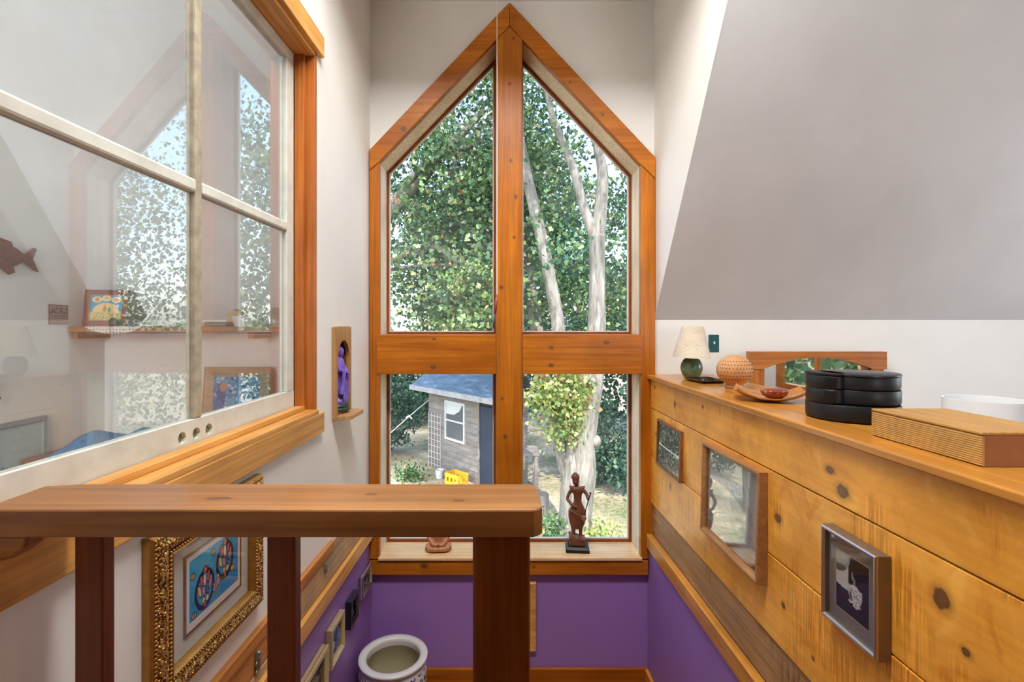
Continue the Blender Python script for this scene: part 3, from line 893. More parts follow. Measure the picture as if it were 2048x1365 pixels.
def u2v(u, v): return u, v
def glare_sea(u, v):
    p = Paint(u, v, S(214, 226, 228), 1.2)  # paper tint lightened to hold the reflection of bright outdoors
    p.rect(0, 1, .0, .12, S(196, 186, 168))
    p.rect(0, 1, .0, .055, S(170, 158, 140))
    g = random.Random(3)
    for k in range(60):
        x = g.uniform(.2, .9); y = g.uniform(.2, .8)
        p.ell(x, y, g.uniform(.02, .08), g.uniform(.005, .02), S(g.randint(150, 190), g.randint(185, 210), g.randint(200, 222)), g.uniform(-.9, -.5))
    p.ell(.6, .42, .22, .07, S(140, 180, 198), -.75)
    return p.c
def leafy(u, v):
    p = Paint(u, v, S(96, 104, 92), 1.4)
    p.speck(5, 500, .03, [S(60, 66, 56), S(140, 148, 130), S(186, 190, 180), S(42, 50, 44), S(118, 120, 100), S(205, 205, 198)])
    p.line([(.0, .95), (.25, .5), (.2, .1)], .012, S(40, 42, 36))
    return p.c
a = wall_pic('picture_frame', 2.295, 2.63, -.722, -.486, 'small brown framed leafy grey picture nearest the window on the planks', tilt=R(-2))
frame_ring(.335, .236, rect_profile(.012, .018)).build('frame', M['frame_brown'], a)
board(.331, .232, -.006, -.002, .002).build('backing', M['backing'], a)
printed('print', .311, .212, 80, 56, leafy, a, 0, .012, -.0085)
MB().box(-.1555, .1555, -.0125, -.0115, .012, .224).build('glass', M['picglass'], a)
a = wall_pic('picture_frame', 1.585, 2.02, -.822, -.465, 'large brown framed pale blue picture between two smaller frames on planks', tilt=R(-1.5))
frame_ring(.435, .357, [(0, 0), (0, -.034), (.006, -.037), (.013, -.034), (.020, -.026), (.020, 0)]).build('frame', M['frame_brown_l'], a)
board(.42, .34, -.010, -.004, .008).build('backing', M['backing'], a)
printed('print', .397, .319, 90, 70, glare_sea, a, 0, .019, -.014)
M['picglass2'] = glass_mat('shiny_picture_glass', .12, (1, 1, 1), power=3.0)
MB().box(-.198, .198, -.020, -.019, .019, .338).build('glass', M['picglass2'], a)
a = wall_pic('picture_frame', 1.092, 1.279, -.735, -.504, 'silver framed black and white portrait photograph with grey mat on planks')
M['silver'] = plain('brushed_silver', (.62, .59, .54), .30, 1.0)
M['silver_side'] = plain('dark_pewter', (.24, .19, .15), .4, .7)
frame_ring(.187, .231, [(.0, 0), (.0, -.028), (.012, -.028), (.012, 0)]).build('frame_side', M['silver_side'], a)
frame_ring(.1872, .2312, [(.0, -.0275), (.001, -.031), (.004, -.033), (.008, -.0325), (.012, -.027)]).build('frame', M['silver'], a)
M['mat_grey'] = plain('warm_grey_mat', (.19, .165, .14), .5, var=.15, scale=12)
board(.167, .211, -.018, -.014, .010).build('mount', M['mat_grey'], a)
frame_ring(.112, .144, [(0, -.0182), (0, -.0188), (.0015, -.0188), (.0015, -.0182)]).build('bevel_line', plain('gilt_bevel', (.5, .34, .2), .4), a, loc=(.0, 0, .043))
def portrait(u, v):
    p = Paint(u, v, S(14, 15, 20), .78)
    p.rect(0, .40, .42, 1.0, S(188, 190, 188))
    p.ell(.05, 1.0, .40, .36, S(150, 154, 150)); p.ell(.05, .90, .33, .12, S(172, 176, 172))
    p.ell(.0, .68, .34, .06, S(90, 92, 92), .3)
    p.rect(0, .36, .40, .64, S(198, 198, 194))
    p.line([(.0, .40), (.36, .36)], .02, S(30, 30, 34))
    p.ell(.60, .70, .13, .15, S(10, 10, 14)); p.ell(.55, .69, .065, .085, S(150, 146, 142)); p.ell(.60, .74, .07, .075, S(12, 12, 16))
    p.line([(.53, .70), (.55, .70)], .008, S(40, 38, 38)); p.line([(.54, .64), (.57, .64)], .007, S(70, 60, 60))
    p.ell(.57, .58, .04, .05, S(120, 116, 112))
    p.ell(.58, .46, .17, .10, S(208, 208, 204)); p.ell(.44, .42, .06, .12, S(190, 190, 186), .2); p.ell(.74, .40, .06, .13, S(178, 178, 176), -.2)
    p.ell(.60, .33, .12, .12, S(196, 196, 192)); p.ell(.47, .34, .03, .08, S(40, 40, 44), .3); p.ell(.66, .36, .02, .07, S(60, 60, 64), -.2); p.ell(.56, .40, .015, .05, S(110, 110, 110))
    p.ell(.52, .24, .13, .035, S(204, 202, 196), -.25); p.ell(.64, .22, .07, .03, S(188, 186, 180), .3); p.ell(.50, .22, .03, .02, S(30, 30, 34))
    p.speck(6, 50, .03, [S(180, 180, 176), S(120, 120, 120), S(220, 220, 214)], (.46, .76, .24, .48))
    p.rect(0, 1, 0, .13, S(12, 12, 16))
    return p.c
printed('photograph', .109, .141, 66, 86, portrait, a, 0, .0445, -.0184)
MB().box(-.082, .082, -.0215, -.021, .012, .219).build('glass', M['picglass'], a)

# ------------------------------------------------------------------ gilt framed print on the left wall
a = wall_pic('picture_frame', 1.075, 1.555, -.853, -.458, 'ornate gilt frame holding a blue print of patterned birds below the sash', 'L')
m, nt, b = new_mat('ornate_gilt')
tc = nd(nt, 'TexCoord').outputs['Object']
v = nd(nt, 'TexVoronoi'); link(nt, tc, v.inputs['Vector']); v.inputs['Scale'].default_value = 75
v.feature = 'SMOOTH_F1'
w = nd(nt, 'TexWave'); link(nt, tc, w.inputs['Vector']); w.inputs['Scale'].default_value = 28; w.inputs['Distortion'].default_value = 9; w.inputs['Detail Scale'].default_value = 3.0
hgt = math_(nt, 'ADD', v.outputs['Distance'], math_(nt, 'MULTIPLY', w.outputs['Fac'], .6))
link(nt, ramp(nt, hgt, [(.2, S(60, 36, 12)), (.55, S(150, 104, 48)), (.95, S(214, 176, 110))]), b.inputs['Base Color'])
b.inputs['Metallic'].default_value = .75; b.inputs['Roughness'].default_value = .35
bump(nt, b, hgt, 1.0, .006)
M['gilt'] = m
M['gilt_plain'] = plain('plain_gilt', S(176, 130, 66), .35, .7, var=.2, scale=40)
frame_ring(.48, .395, [(0, 0), (0, -.016), (.006, -.022), (.012, -.022), (.012, 0)]).build('frame_edge', M['gilt_plain'], a)
frame_ring(.456, .371, [(0, 0), (.0, -.024), (.014, -.034), (.030, -.030), (.040, -.018), (.040, 0)]).build('frame', M['gilt'], a, loc=(0, 0, .012))
frame_ring(.376, .291, [(0, 0), (0, -.026), (.006, -.030), (.011, -.024), (.011, 0)]).build('frame_lip', M['gilt_plain'], a, loc=(0, 0, .052))
beads = MB()
for (w_, h_, z0, r_) in ((.378, .293, .051, .0042), (.462, .377, .009, .0040)):
    n = int(w_ / (r_ * 2.3)); k = int(h_ / (r_ * 2.3))
    pts = [(-w_ / 2 + w_ * i / n, z0) for i in range(n)] + [(-w_ / 2 + w_ * i / n, z0 + h_) for i in range(n + 1)]
    pts += [(-w_ / 2, z0 + h_ * i / k) for i in range(1, k)] + [(w_ / 2, z0 + h_ * i / k) for i in range(k)]
    for x, z in pts:
        beads.ball((x, -.027 if w_ < .4 else -.023, z), r_, 6, 5)
beads.build('beading', M['gilt_plain'], a, smooth=True, kind='stuff')
M['mat_pale'] = plain('pale_grey_green_mat', (.66, .70, .64), .6)
board(.37, .285, -.006, -.002, .055).build('mount', M['mat_pale'], a)
def birds(u, v):
    K = S(14, 22, 38)
    p = Paint(u, v, S(28, 160, 214), 1.31)
    p.ell(.2, .85, .25, .35, S(52, 178, 226)); p.ell(.95, .2, .5, .5, S(22, 142, 202))
    def blob(cx, cy, rx, ry, col, rot=0): p.ell(cx, cy, rx, ry, col, rot, K, .28)
    p.line([(.05, .2), (.15, .5), (.4, .75), (.62, .92), (.8, .97)], .006, K)
    p.line([(.05, .08), (.3, .12), (.55, .35), (.75, .33), (.98, .2)], .006, K)
    for cx, cy in ((.06, .72), (.08, .06), (.44, .88), (.87, .32)):
        blob(cx, cy, .04, .055, S(214, 190, 92)); p.line([(cx, cy - .05), (cx, cy + .05)], .005, K)
    R_, Y_, P_, W_, G_ = S(196, 92, 92), S(226, 206, 110), S(190, 150, 186), S(226, 214, 190), S(48, 120, 120)
    for ox, oy, s_ in ((.28, .48, 1.0), (.70, .70, 1.0)):
        blob(ox, oy - .12, .17 * s_, .30 * s_, None)
        for k, (dx, dy, rx, ry, cc, rt) in enumerate([(-.06, .05, .03, .10, R_, .2), (.0, .04, .028, .13, W_, 0), (.07, .05, .03, .11, R_, -.2), (-.10, -.10, .028, .12, Y_, .3),
                (-.02, -.14, .03, .09, P_, .1), (.05, -.13, .03, .10, G_, -.1), (.11, -.06, .026, .12, P_, -.3), (-.02, -.30, .03, .06, Y_, .1), (.05, -.30, .028, .06, W_, -.2), (.0, -.38, .028, .05, R_, 0)]):
            blob(ox + dx, oy + dy, rx, ry, cc, rt)
        blob(ox + .01, oy + .20, .045, .06, R_); blob(ox + .01, oy + .21, .015, .02, Y_)
        p.line([(ox - .02, oy + .22), (ox - .12, oy + .14)], .010, K)
    for cx, cy, s_ in ((.47, .22, 1.0), (.55, .30, 1.3), (.51, .24, .8)):
        blob(cx, cy, .028 * s_, .06 * s_, P_); blob(cx, cy + .075 * s_, .018 * s_, .025 * s_, Y_)
    return p.c
board(.236, .181, -.0095, -.0062, .108).build('print_border', plain('white_print_paper', (.80, .78, .76), .6), a, loc=(.010, 0, 0))
printed('print', .214, .150, 150, 112, birds, a, .010, .128, -.0100)
frame_ring(.250, .195, [(0, -.0062), (0, -.010), (.003, -.010), (.003, -.0062)]).build('mount_line', M['gilt_plain'], a, loc=(.010, 0, .101))
MB().box(-.178, .178, -.013, -.0125, .063, .332).build('glass', M['picglass'], a)

# pewter figures fixed to the reclaimed boards
M['pewter'] = plain('grey_pewter', (.34, .35, .33), .4, .8, var=.4, scale=60)
def figure(name, y, z, label, h, off):
    e = empty(name, LW(y, z, off), label=label, cat='ornament', rot=(0, 0, LROT))
    f = MB()
    f.tube([(0, -.004, 0), (.002, -.007, h * .3), (0, -.008, h * .7), (0, -.006, h)], [h * .08, h * .13, h * .15, h * .09], 8)
    f.ball((0, -.009, h * .93), h * .12, 8, 6)
    for sx in (-1, 1):
        f.tube([(0, -.006, h * .65), (sx * h * .2, -.008, h * .55), (sx * h * .18, -.006, h * .4)], h * .05, 6)
        f.tube([(0, -.006, h * .2), (sx * h * .15, -.006, h * .1), (sx * h * .15, -.005, 0)], h * .06, 6)
    o = f.build('figure_body', M['pewter'], e)
    remesh(o, .0022, 2)
figure('pewter_figure', 1.525, -1.058, 'small grey metal creature figure on orange board beneath the gilt frame', .066, .0145)
figure('pewter_figure', 2.085, -1.035, 'tiny silver hook figure on the pale reclaimed board near the purple wall', .045, .0135)

# small frames on the purple wall
def small_photo(seed, cols):
    def fn(u, v):
        p = Paint(u, v, cols[0], 1.0)
        p.speck(seed, 60, .12, cols)
        return p.c
    return fn
def small_frame(y0, y1, z0, z1, label, mat, fw, depth, cols, seed, beaded=None):
    a = wall_pic('picture_frame', y0, y1, z0, z1, label, 'L', gap=.0055)
    w_, h_ = y1 - y0, z1 - z0
    frame_ring(w_, h_, [(0, 0), (0, -depth), (fw * .5, -depth - .002), (fw, -depth + .008), (fw, 0)]).build('frame', mat, a)
    board(w_ - .004, h_ - .004, -.006, -.002, .002).build('backing', M['backing'], a)
    printed('photograph', w_ - 2 * fw, h_ - 2 * fw, 24, 24, small_photo(seed, cols), a, 0, fw, -.0075)
    if beaded:
        bd = MB(); n = int(h_ / .008); k = int(w_ / .008)
        for i in range(n):
            for sx in (-1, 1): bd.ball((sx * (w_ / 2 - .001), -depth * .6, h_ * (i + .5) / n), .0035, 6, 5)
        for i in range(k):
            for zz in (.001, h_ - .001): bd.ball((-w_ / 2 + w_ * (i + .5) / k, -depth * .6, zz), .0035, 6, 5)
        bd.build('beading', beaded, a, kind='stuff')
    return a
grey = [S(60, 62, 66), S(150, 150, 150), S(90, 92, 96), S(200, 200, 196), S(30, 32, 36)]
small_frame(2.575, 2.745, -1.412, -1.296, 'small silver beaded photo frame on purple wall nearest the corner', M['silver'], .016, .02, grey, 1, M['silver'])
small_frame(2.365, 2.485, -1.438, -1.308, 'small black photo frame between silver and gold frames on purple wall', M['gloss_black'], .020, .028, grey, 2)
M['champagne'] = plain('champagne_gold', S(206, 186, 140), .35, .5, var=.1, scale=30)
small_frame(2.12, 2.285, -1.462, -1.294, 'dark gold frame with a blue picture below the black frame on purple wall', M['champagne'], .022, .026, [S(70, 96, 150), S(120, 150, 196), S(44, 60, 104), S(180, 196, 214)], 3)
small_frame(1.77, 2.075, -1.60, -1.320, 'large pale gold frame partly behind the baluster on purple wall', M['champagne'], .03, .03, [S(90, 76, 60), S(40, 44, 50), S(150, 140, 120), S(40, 60, 90)], 4, M['gilt_plain'])

# ------------------------------------------------------------------ niche and statue on the left wall
ni = empty('wall_niche', LW(2.31, -.415), LROT, label='narrow arched wooden wall niche with small shelf holding purple statue', cat='niche')
M['niche'] = wood('light_maple_niche', (.50, .30, .14), (.40, .22, .09), 'z', .4, grain=.9)
M['niche_in'] = wood('red_brown_niche_back', (.26, .09, .025), (.18, .055, .014), 'z', .5)
W2, H2 = .105, .415
ow, oz0, ozs = .080, .022, .255
archp = [(-ow, oz0), (ow, oz0), (ow, ozs)] + [(ow * math.cos(t), ozs + .095 * math.sin(t)) for t in [math.pi * i / 16 for i in range(1, 16)]] + [(-ow, ozs)]
outp = []
for (x, z) in archp:
    if z <= oz0 + 1e-6: outp.append((W2 if x > 0 else -W2, 0))
    elif z <= ozs + 1e-6: outp.append((W2 if x > 0 else -W2, z))
    else:
        t = math.atan2((z - ozs) / .095, x / ow)
        k = min(W2 / max(1e-6, abs(math.cos(t))), (H2 - ozs) / max(1e-6, math.sin(t)))
        outp.append((k * math.cos(t), ozs + k * math.sin(t)))
MB().ring(outp, archp, 'y', -.020, -.001).build('front_board', M['niche'], ni, bevel=.002)
MB().box(-.0865, .0865, .066, .074, .028, .382).build('back_board', M['niche_in'], ni)
for sx in (-1, 1):
    MB().box(sx * .084 - .003, sx * .084 + .003, .0, .066, .028, .382).build('side_board', M['niche_in'], ni)
MB().prism([(-.105, -.0205), (-.105, -.050), (-.082, -.085), (.082, -.085), (.105, -.050), (.105, -.0205)], 'z', 0, .018).build('shelf', M['niche'], ni, bevel=.002)
MB().box(-.0805, .0805, -.0205, .066, .020, .0285).build('niche_floor', M['niche_in'], ni)
stt = empty('purple_statue', LW(2.305, -.415 + .0285, -.005), LROT, label='purple robed standing figurine on a dark green base in the niche', cat='statue')
# the figure stands in the arch, facing out of the wall
M['purple_resin'] = plain('purple_resin', S(112, 86, 178), .4, var=.35, scale=26)
M['green_resin'] = plain('dark_green_resin', S(38, 62, 56), .35, var=.2, scale=30)
MB().lathe([(.001, 0), (.056, 0), (.058, .008), (.050, .016), (.054, .022), (.048, .034), (.001, .036)], 28, sy=.85).build('base', M['green_resin'], stt, smooth='auto')
f = MB()
f.lathe([(.001, .030), (.050, .032), (.052, .045), (.042, .06), (.034, .085), (.030, .13), (.033, .17), (.036, .205), (.030, .23), (.018, .243), (.012, .25), (.001, .255)], 24, sy=.8)
f.ball((0, -.004, .268), (.021, .022, .027), 14, 10)
f.ball((0, .004, .288), (.014, .014, .016), 10, 8)
f.tube([(.0, .006, .262), (.0, .012, .235), (.0, .014, .20)], [.02, .024, .02], 10)
for sx in (-1, 1):
    f.tube([(sx * .028, 0, .222), (sx * .036, -.016, .185), (sx * .012, -.038, .175)], [.013, .014, .009], 8)
    f.tube([(sx * .022, -.034, .172), (sx * .030, -.030, .12), (sx * .040, -.026, .075)], [.010, .009, .013], 8)
f.tube([(.0, -.036, .176), (.0, -.052, .168)], [.008, .005], 6)
for k in range(6):
    f.tube([(-.028 + k * .011, -.028, .15), (-.032 + k * .013, -.036, .05)], .005, 6)
body = f.build('robed_figure', M['purple_resin'], stt)
remesh(body, .0032, 3)

# ------------------------------------------------------------------ things on the window sill
SILL = -1.276
ms = empty('musician_statue', (.476, 2.862, SILL), R(-6), label='carved brown wooden musician holding a long fiddle on a black plinth', cat='statue')
M['carved'] = plain('carved_dark_wood', S(112, 66, 48), .45, var=.18, scale=30, bmp=.1)
rings = [[(-.066, -.058, 0), (.066, -.058, 0), (.066, .058, 0), (-.066, .058, 0)], [(-.066, -.058, .016), (.066, -.058, .016), (.066, .058, .016), (-.066, .058, .016)],
         [(-.054, -.046, .030), (.054, -.046, .030), (.054, .046, .030), (-.054, .046, .030)]]
MB().loft(rings).build('plinth', M['black'], ms, bevel=.002)
f = MB()
f.loft([[(-.044, -.034, .030), (.042, -.034, .030), (.042, .034, .030), (-.044, .034, .030)], [(-.049, -.036, .078), (.046, -.036, .068), (.046, .036, .068), (-.049, .036, .088)]])
f.build('block', M['carved'], ms, bevel=.003)
f = MB()
def ering(cx, cy, z, rx, ry, n=20): return [(cx + rx * math.cos(2 * math.pi * i / n), cy + ry * math.sin(2 * math.pi * i / n), z) for i in range(n)]
f.tube([(-.020, -.004, .074), (-.022, -.002, .12), (-.026, 0, .16)], [.010, .012, .020], 10)
f.tube([(.018, -.004, .068), (.020, -.002, .12), (.024, 0, .16)], [.010, .012, .020], 10)
f.tube([(-.020, .004, .078), (-.022, -.026, .076)], [.010, .008], 8)
f.tube([(.018, .004, .072), (.020, -.028, .070)], [.010, .008], 8)
f.loft([ering(0, 0, .118, .030, .020), ering(0, 0, .15, .044, .028), ering(0, 0, .19, .051, .032), ering(0, 0, .222, .050, .032), ering(.002, 0, .248, .034, .025), ering(.003, 0, .275, .022, .018),
        ering(.003, 0, .31, .024, .018), ering(.002, 0, .338, .036, .020), ering(.0, 0, .350, .030, .018), ering(-.002, 0, .358, .012, .012), ering(-.004, 0, .372, .011, .011)])
f.ball((-.008, -.004, .392), (.021, .021, .027), 14, 10)
f.tube([(-.012, -.022, .390), (-.014, -.027, .386)], [.006, .004], 6)
f.lathe([(.001, .402), (.024, .404), (.025, .412), (.022, .420), (.019, .428), (.010, .431), (.010, .437), (.001, .439)], 16, c=(-.010, 0, 0))
f.tube([(-.028, 0, .346), (-.046, -.002, .318), (-.058, -.006, .288)], [.011, .010, .009], 8)
f.tube([(-.058, -.006, .289), (-.030, -.030, .262), (-.004, -.036, .250)], [.010, .009, .007], 8)
f.tube([(.030, 0, .346), (.048, -.006, .325), (.060, -.014, .306)], [.011, .010, .010], 8)
f.tube([(.056, -.014, .308), (.058, -.034, .302), (.060, -.042, .296)], [.010, .008, .008], 8)
for sx in (-1, 1):
    f.tube([(sx * .020, 0, .350), (sx * .036, 0, .354), (sx * .044, 0, .362)], [.010, .009, .003], 8)
body = f.build('carved_figure', M['carved'], ms)
remesh(body, .003, 2)
fd = MB()
fd.tube([(.034, -.044, .198), (.060, -.048, .300), (.074, -.048, .342)], [.0022, .003, .0035], 8)
fd.tube([(.074, -.048, .340), (.060, -.048, .339)], [.0022, .0028], 6)
fd.build('fiddle_neck', M['black'], ms)
MB().lathe([(.001, 0), (.014, .002), (.016, .010), (.013, .020), (.001, .021)], 16).build('fiddle_body', plain('honey_fiddle', S(150, 108, 70), .4), ms, loc=(.034, -.038, .196), rot=(R(90), 0, 0), smooth='auto')
MB().tube([(-.050, -.034, .244), (-.02, -.046, .226), (.036, -.056, .204)], .0018, 6).build('bow', M['brass'], ms)
bd = empty('buddha_figurine', (-.316, 2.848, SILL), R(4), label='small carved wooden seated figure with crossed legs on the window sill', cat='statue')
f = MB()
f.ball((0, .004, .018), (.060, .040, .020), 18, 10)
for sx in (-1, 1):
    f.tube([(sx * .018, .0, .030), (sx * .062, -.014, .026), (sx * .058, -.028, .022)], [.022, .021, .018], 10)
    f.tube([(sx * .058, -.026, .020), (sx * .02, -.040, .020), (sx * -.012, -.038, .020)], [.016, .014, .010], 10)
    f.tube([(sx * .040, .004, .115), (sx * .052, -.006, .075), (sx * .028, -.034, .045), (sx * .004, -.042, .044)], [.015, .015, .012, .009], 10)
f.loft([ering(0, .004, .02, .046, .034), ering(0, .004, .06, .038, .030), ering(0, .004, .10, .046, .030), ering(0, .004, .122, .040, .026), ering(0, .004, .132, .014, .014), ering(0, .004, .142, .013, .013)])
f.ball((0, .0, .162), (.023, .024, .028), 14, 10)
f.ball((0, .004, .192), (.011, .011, .011), 10, 8)
for sx in (-1, 1): f.ball((sx * .024, .003, .158), (.004, .006, .014), 8, 6)
f.tube([(0, -.022, .165), (0, -.028, .158)], [.004, .005], 6)
o = f.build('seated_figure', plain('pale_carved_wood', S(178, 120, 80), .4, var=.15, scale=30), bd)
remesh(o, .0032, 2)

# pull cord in front of the window
pc = empty('pull_cord', (.0156, 2.60, TOPZ), label='thin white pull cord hanging before the window post with tasselled end', cat='cord')
MB().tube([(0, 0, 0), (0, 0, -1.66)], .0022, 6).build('cord', plain('white_cord', (.86, .84, .80), .7), pc)
f = MB().tube([(0, 0, -1.655), (-.004, 0, -1.70), (-.010, 0, -1.76)], [.004, .010, .004], 10)
f.build('toggle', plain('red_painted_toggle', S(150, 66, 52), .35), pc, smooth=True)
MB().tube([(-.010, 0, -1.755), (-.016, 0, -1.80), (-.020, 0, -1.835)], [.006, .005, .001], 8).build('tassel', plain('dark_tassel', S(46, 60, 64), .6), pc, smooth=True)

# ------------------------------------------------------------------ landing: jardiniere, hatch, mat
jr = empty('jardiniere', (-.503, 2.50, FLOOR_LAND), label='blue and white porcelain fish bowl planter with wide pale rim', cat='planter')
m, nt, b = new_mat('blue_white_porcelain')
tc = nd(nt, 'TexCoord').outputs['Object']
sep = nd(nt, 'SeparateXYZ'); link(nt, tc, sep.inputs[0])
ang = math_(nt, 'ARCTAN2', sep.outputs[1], sep.outputs[0])
cmb = nd(nt, 'CombineXYZ'); link(nt, math_(nt, 'MULTIPLY', ang, 3.8), cmb.inputs[0]); link(nt, math_(nt, 'MULTIPLY', sep.outputs[2], 24), cmb.inputs[1])
v = nd(nt, 'TexVoronoi'); link(nt, cmb.outputs[0], v.inputs['Vector']); v.inputs['Scale'].default_value = 1.0; v.inputs['Randomness'].default_value = .25
rg = math_(nt, 'SINE', math_(nt, 'MULTIPLY', v.outputs['Distance'], 26))
petal = math_(nt, 'MULTIPLY', smooth(nt, v.outputs['Distance'], .46, .40), smooth(nt, rg, -.6, .0))
band = math_(nt, 'MULTIPLY', smooth(nt, sep.outputs[2], .232, .238), smooth(nt, sep.outputs[2], .297, .292))
scroll = math_(nt, 'MULTIPLY', smooth(nt, noise(nt, cmb.outputs[0], 2.2, 3, .5, 1.5), .55, .58), smooth(nt, sep.outputs[2], .228, .22))
fac = math_(nt, 'ADD', math_(nt, 'MULTIPLY', petal, band), scroll, clamp=True)
link(nt, mixc(nt, fac, (.70, .68, .70), (.012, .022, .14)), b.inputs['Base Color'])
b.inputs['Roughness'].default_value = .15; b.inputs['Coat Weight'].default_value = .4
M['porcelain'] = m
M['rim'] = plain('pale_porcelain_rim', (.66, .66, .66), .2, coat=.4)
M['inside'] = plain('unglazed_inside', (.42, .38, .24), .5)
MB().lathe([(.001, 0), (.105, 0), (.108, .012), (.125, .06), (.150, .13), (.165, .20), (.168, .25), (.167, .285), (.158, .312), (.154, .322)], 56, cap=False).build('body', M['porcelain'], jr, smooth=True)
MB().lathe([(.154, .318), (.162, .320), (.168, .324), (.171, .330), (.1705, .335), (.168, .338), (.150, .340), (.136, .338), (.131, .332), (.130, .320), (.131, .300)], 56, cap=False).build('rim', M['rim'], jr, smooth=True)
MB().lathe([(.131, .302), (.146, .25), (.148, .20), (.130, .12), (.10, .06), (.001, .055)], 48, cap=False).build('inner_wall', M['inside'], jr, smooth=True)
ht = empty('wood_framed_panel', (.085, 2.793, (653 - 1301) * .00279), label='honey wood framed panel low on the purple wall behind the newel post', cat='panel')
frame_ring(.298, .383, [(0, 0), (0, -.018), (.006, -.022), (.034, -.016), (.034, 0)]).build('frame', M['orange'], ht)
board(.24, .32, -.008, -.001, .03).build('panel', M['purple'], ht)
mt = MB()
m, nt, b = new_mat('floral_mat')
tc = nd(nt, 'TexCoord').outputs['Object']
v = nd(nt, 'TexVoronoi'); v.feature = 'DISTANCE_TO_EDGE'; link(nt, scaled(nt, tc, (1, 1, 1)), v.inputs['Vector']); v.inputs['Scale'].default_value = 26
f1 = smooth(nt, v.outputs['Distance'], .10, .05)
f2 = smooth(nt, noise(nt, tc, 30, 3, .5, 2), .56, .6)
c = mixc(nt, f2, mixc(nt, f1, S(206, 186, 156), S(54, 46, 44)), S(120, 118, 112))
link(nt, c, b.inputs['Base Color']); b.inputs['Roughness'].default_value = .7
rings = MB().box(-.42, .61, 1.75, 2.70, FLOOR_LAND + .0005, FLOOR_LAND + .006)
rings.build('floor_mat', m, bevel=.002, label='beige floral patterned mat on the landing floor under the window', cat='mat')

# ------------------------------------------------------------------ side room seen through the old sash
GX = -2.18
SHZ = -.030
sf = empty('wall_shelf', (GX + .002, 2.68, SHZ), label='long brown wooden wall shelf in the room behind the old sash', cat='shelf')
M['shelfwood'] = wood('brown_shelf_wood', (.40, .20, .11), (.30, .13, .06), 'x', .5)
MB().box(0, 1.36, -.13, .118, 0, .028).build('shelf_board', M['shelfwood'], sf, bevel=.003)
MB().box(.0, .03, -.10, .118, -.035, -.0005).build('bracket', M['shelfwood'], sf)
MB().box(.9, .93, -.08, .118, -.035, -.0005).build('bracket', M['shelfwood'], sf)
SHT = SHZ + .028
dl_ = MB()
pts = []
for j in range(0, 9):
    t = j / 8
    wv = .11 * math.sin(math.pi * t) ** .6 * .35
    pts.append((-.15 + .30 * t, wv))
rows = [[(x, -.134, .0015 - k * w_ / 3) for x, w_ in pts] for k in range(4)]
rows = [[(x, .06, .0015) for x, _ in pts]] + rows
g = MB()
for r_ in rows: g.v += r_
n = len(pts)
for a_ in range(len(rows) - 1):
    for j in range(n - 1):
        q = a_ * n + j
        g.f.append((q, q + 1, q + n + 1, q + n))
m, nt, b = new_mat('crochet_lace')
tc = nd(nt, 'TexCoord').outputs['Object']
v = nd(nt, 'TexVoronoi'); link(nt, tc, v.inputs['Vector']); v.inputs['Scale'].default_value = 60; v.inputs['Randomness'].default_value = .2
link(nt, ramp(nt, v.outputs['Distance'], [(.2, (.18, .12, .10)), (.34, (.72, .60, .54))]), b.inputs['Base Color'])
o = g.build('lace_doily', m, label='scalloped crochet lace doily hanging over the shelf edge', cat='doily', loc=(-1.94, 2.68, SHT + .0005))
o.modifiers.new('thickness', 'SOLIDIFY').thickness = .0012
# burgundy framed icon
ic = empty('icon_picture', (-2.02, 2.60, SHT + .003), label='burgundy framed colourful devotional picture leaning on the shelf', cat='picture', rot=(R(-8), 0, R(10)))
M['burgundy'] = plain('burgundy_mount', S(112, 42, 44), .5)
frame_ring(.205, .19, [(0, 0), (0, -.012), (.028, -.012), (.028, 0)]).build('frame', M['burgundy'], ic)
frame_ring(.152, .137, [(0, -.008), (0, -.0135), (.003, -.0135), (.003, -.008)]).build('gilt_line', M['gilt_plain'], ic, loc=(0, 0, .0265))
def icon(u, v):
    p = Paint(u, v, S(60, 150, 196), 1.1)
    p.rect(0, 1, 0, .34, S(190, 168, 104))
    p.ell(.5, .36, .42, .34, S(226, 200, 140)); p.ell(.5, .2, .6, .16, S(206, 186, 124))
    for x, y, c_ in ((.2, .83, S(214, 130, 60)), (.5, .88, S(226, 190, 110)), (.8, .82, S(220, 150, 90))):
        p.ell(x, y, .15, .12, S(236, 216, 170)); p.ell(x, y, .08, .08, c_)
    p.ell(.46, .46, .06, .12, S(200, 110, 70)); p.ell(.6, .42, .05, .10, S(60, 150, 120)); p.ell(.46, .60, .035, .04, S(200, 160, 120))
    p.speck(8, 40, .03, [S(90, 130, 80), S(200, 150, 90), S(150, 110, 70)], (.1, .9, .02, .3))
    return p.c
printed('print', .147, .132, 60, 56, icon, ic, 0, .029, -.0085)
board(.20, .185, -.006, -.001, .002).build('backing', M['backing'], ic)
pcd = empty('postcard', (GX + .0015, 2.50, SHT + .012), R(90), label='small dark postcard pinned to the gable wall beside the burgundy picture', cat='postcard')
MB().box(-.055, .055, -.002, 0, 0, .098).build('card', M['burgundy'], pcd)
def card(u, v):
    p = Paint(u, v, S(170, 122, 110), 1.1)
    p.speck(4, 40, .06, [S(60, 44, 44), S(90, 60, 56)], (0, 1, .55, .85))
    for k in range(5): p.rect(.08, .92, .1 + k * .08, .13 + k * .08, S(90, 66, 60))
    return p.c
printed('print', .102, .090, 30, 26, card, pcd, 0, .004, -.0026)
# round dark ornament in front of the icon
so = MB().lathe([(.001, 0), (.016, 0), (.022, .012), (.020, .03), (.010, .042), (.001, .045)], 18).build('incense_pot', plain('dark_pot', S(58, 52, 46), .4), smooth=True, label='tiny dark rounded pot in front of the burgundy picture', cat='pot', loc=(-1.945, 2.555, SHT + .0025))
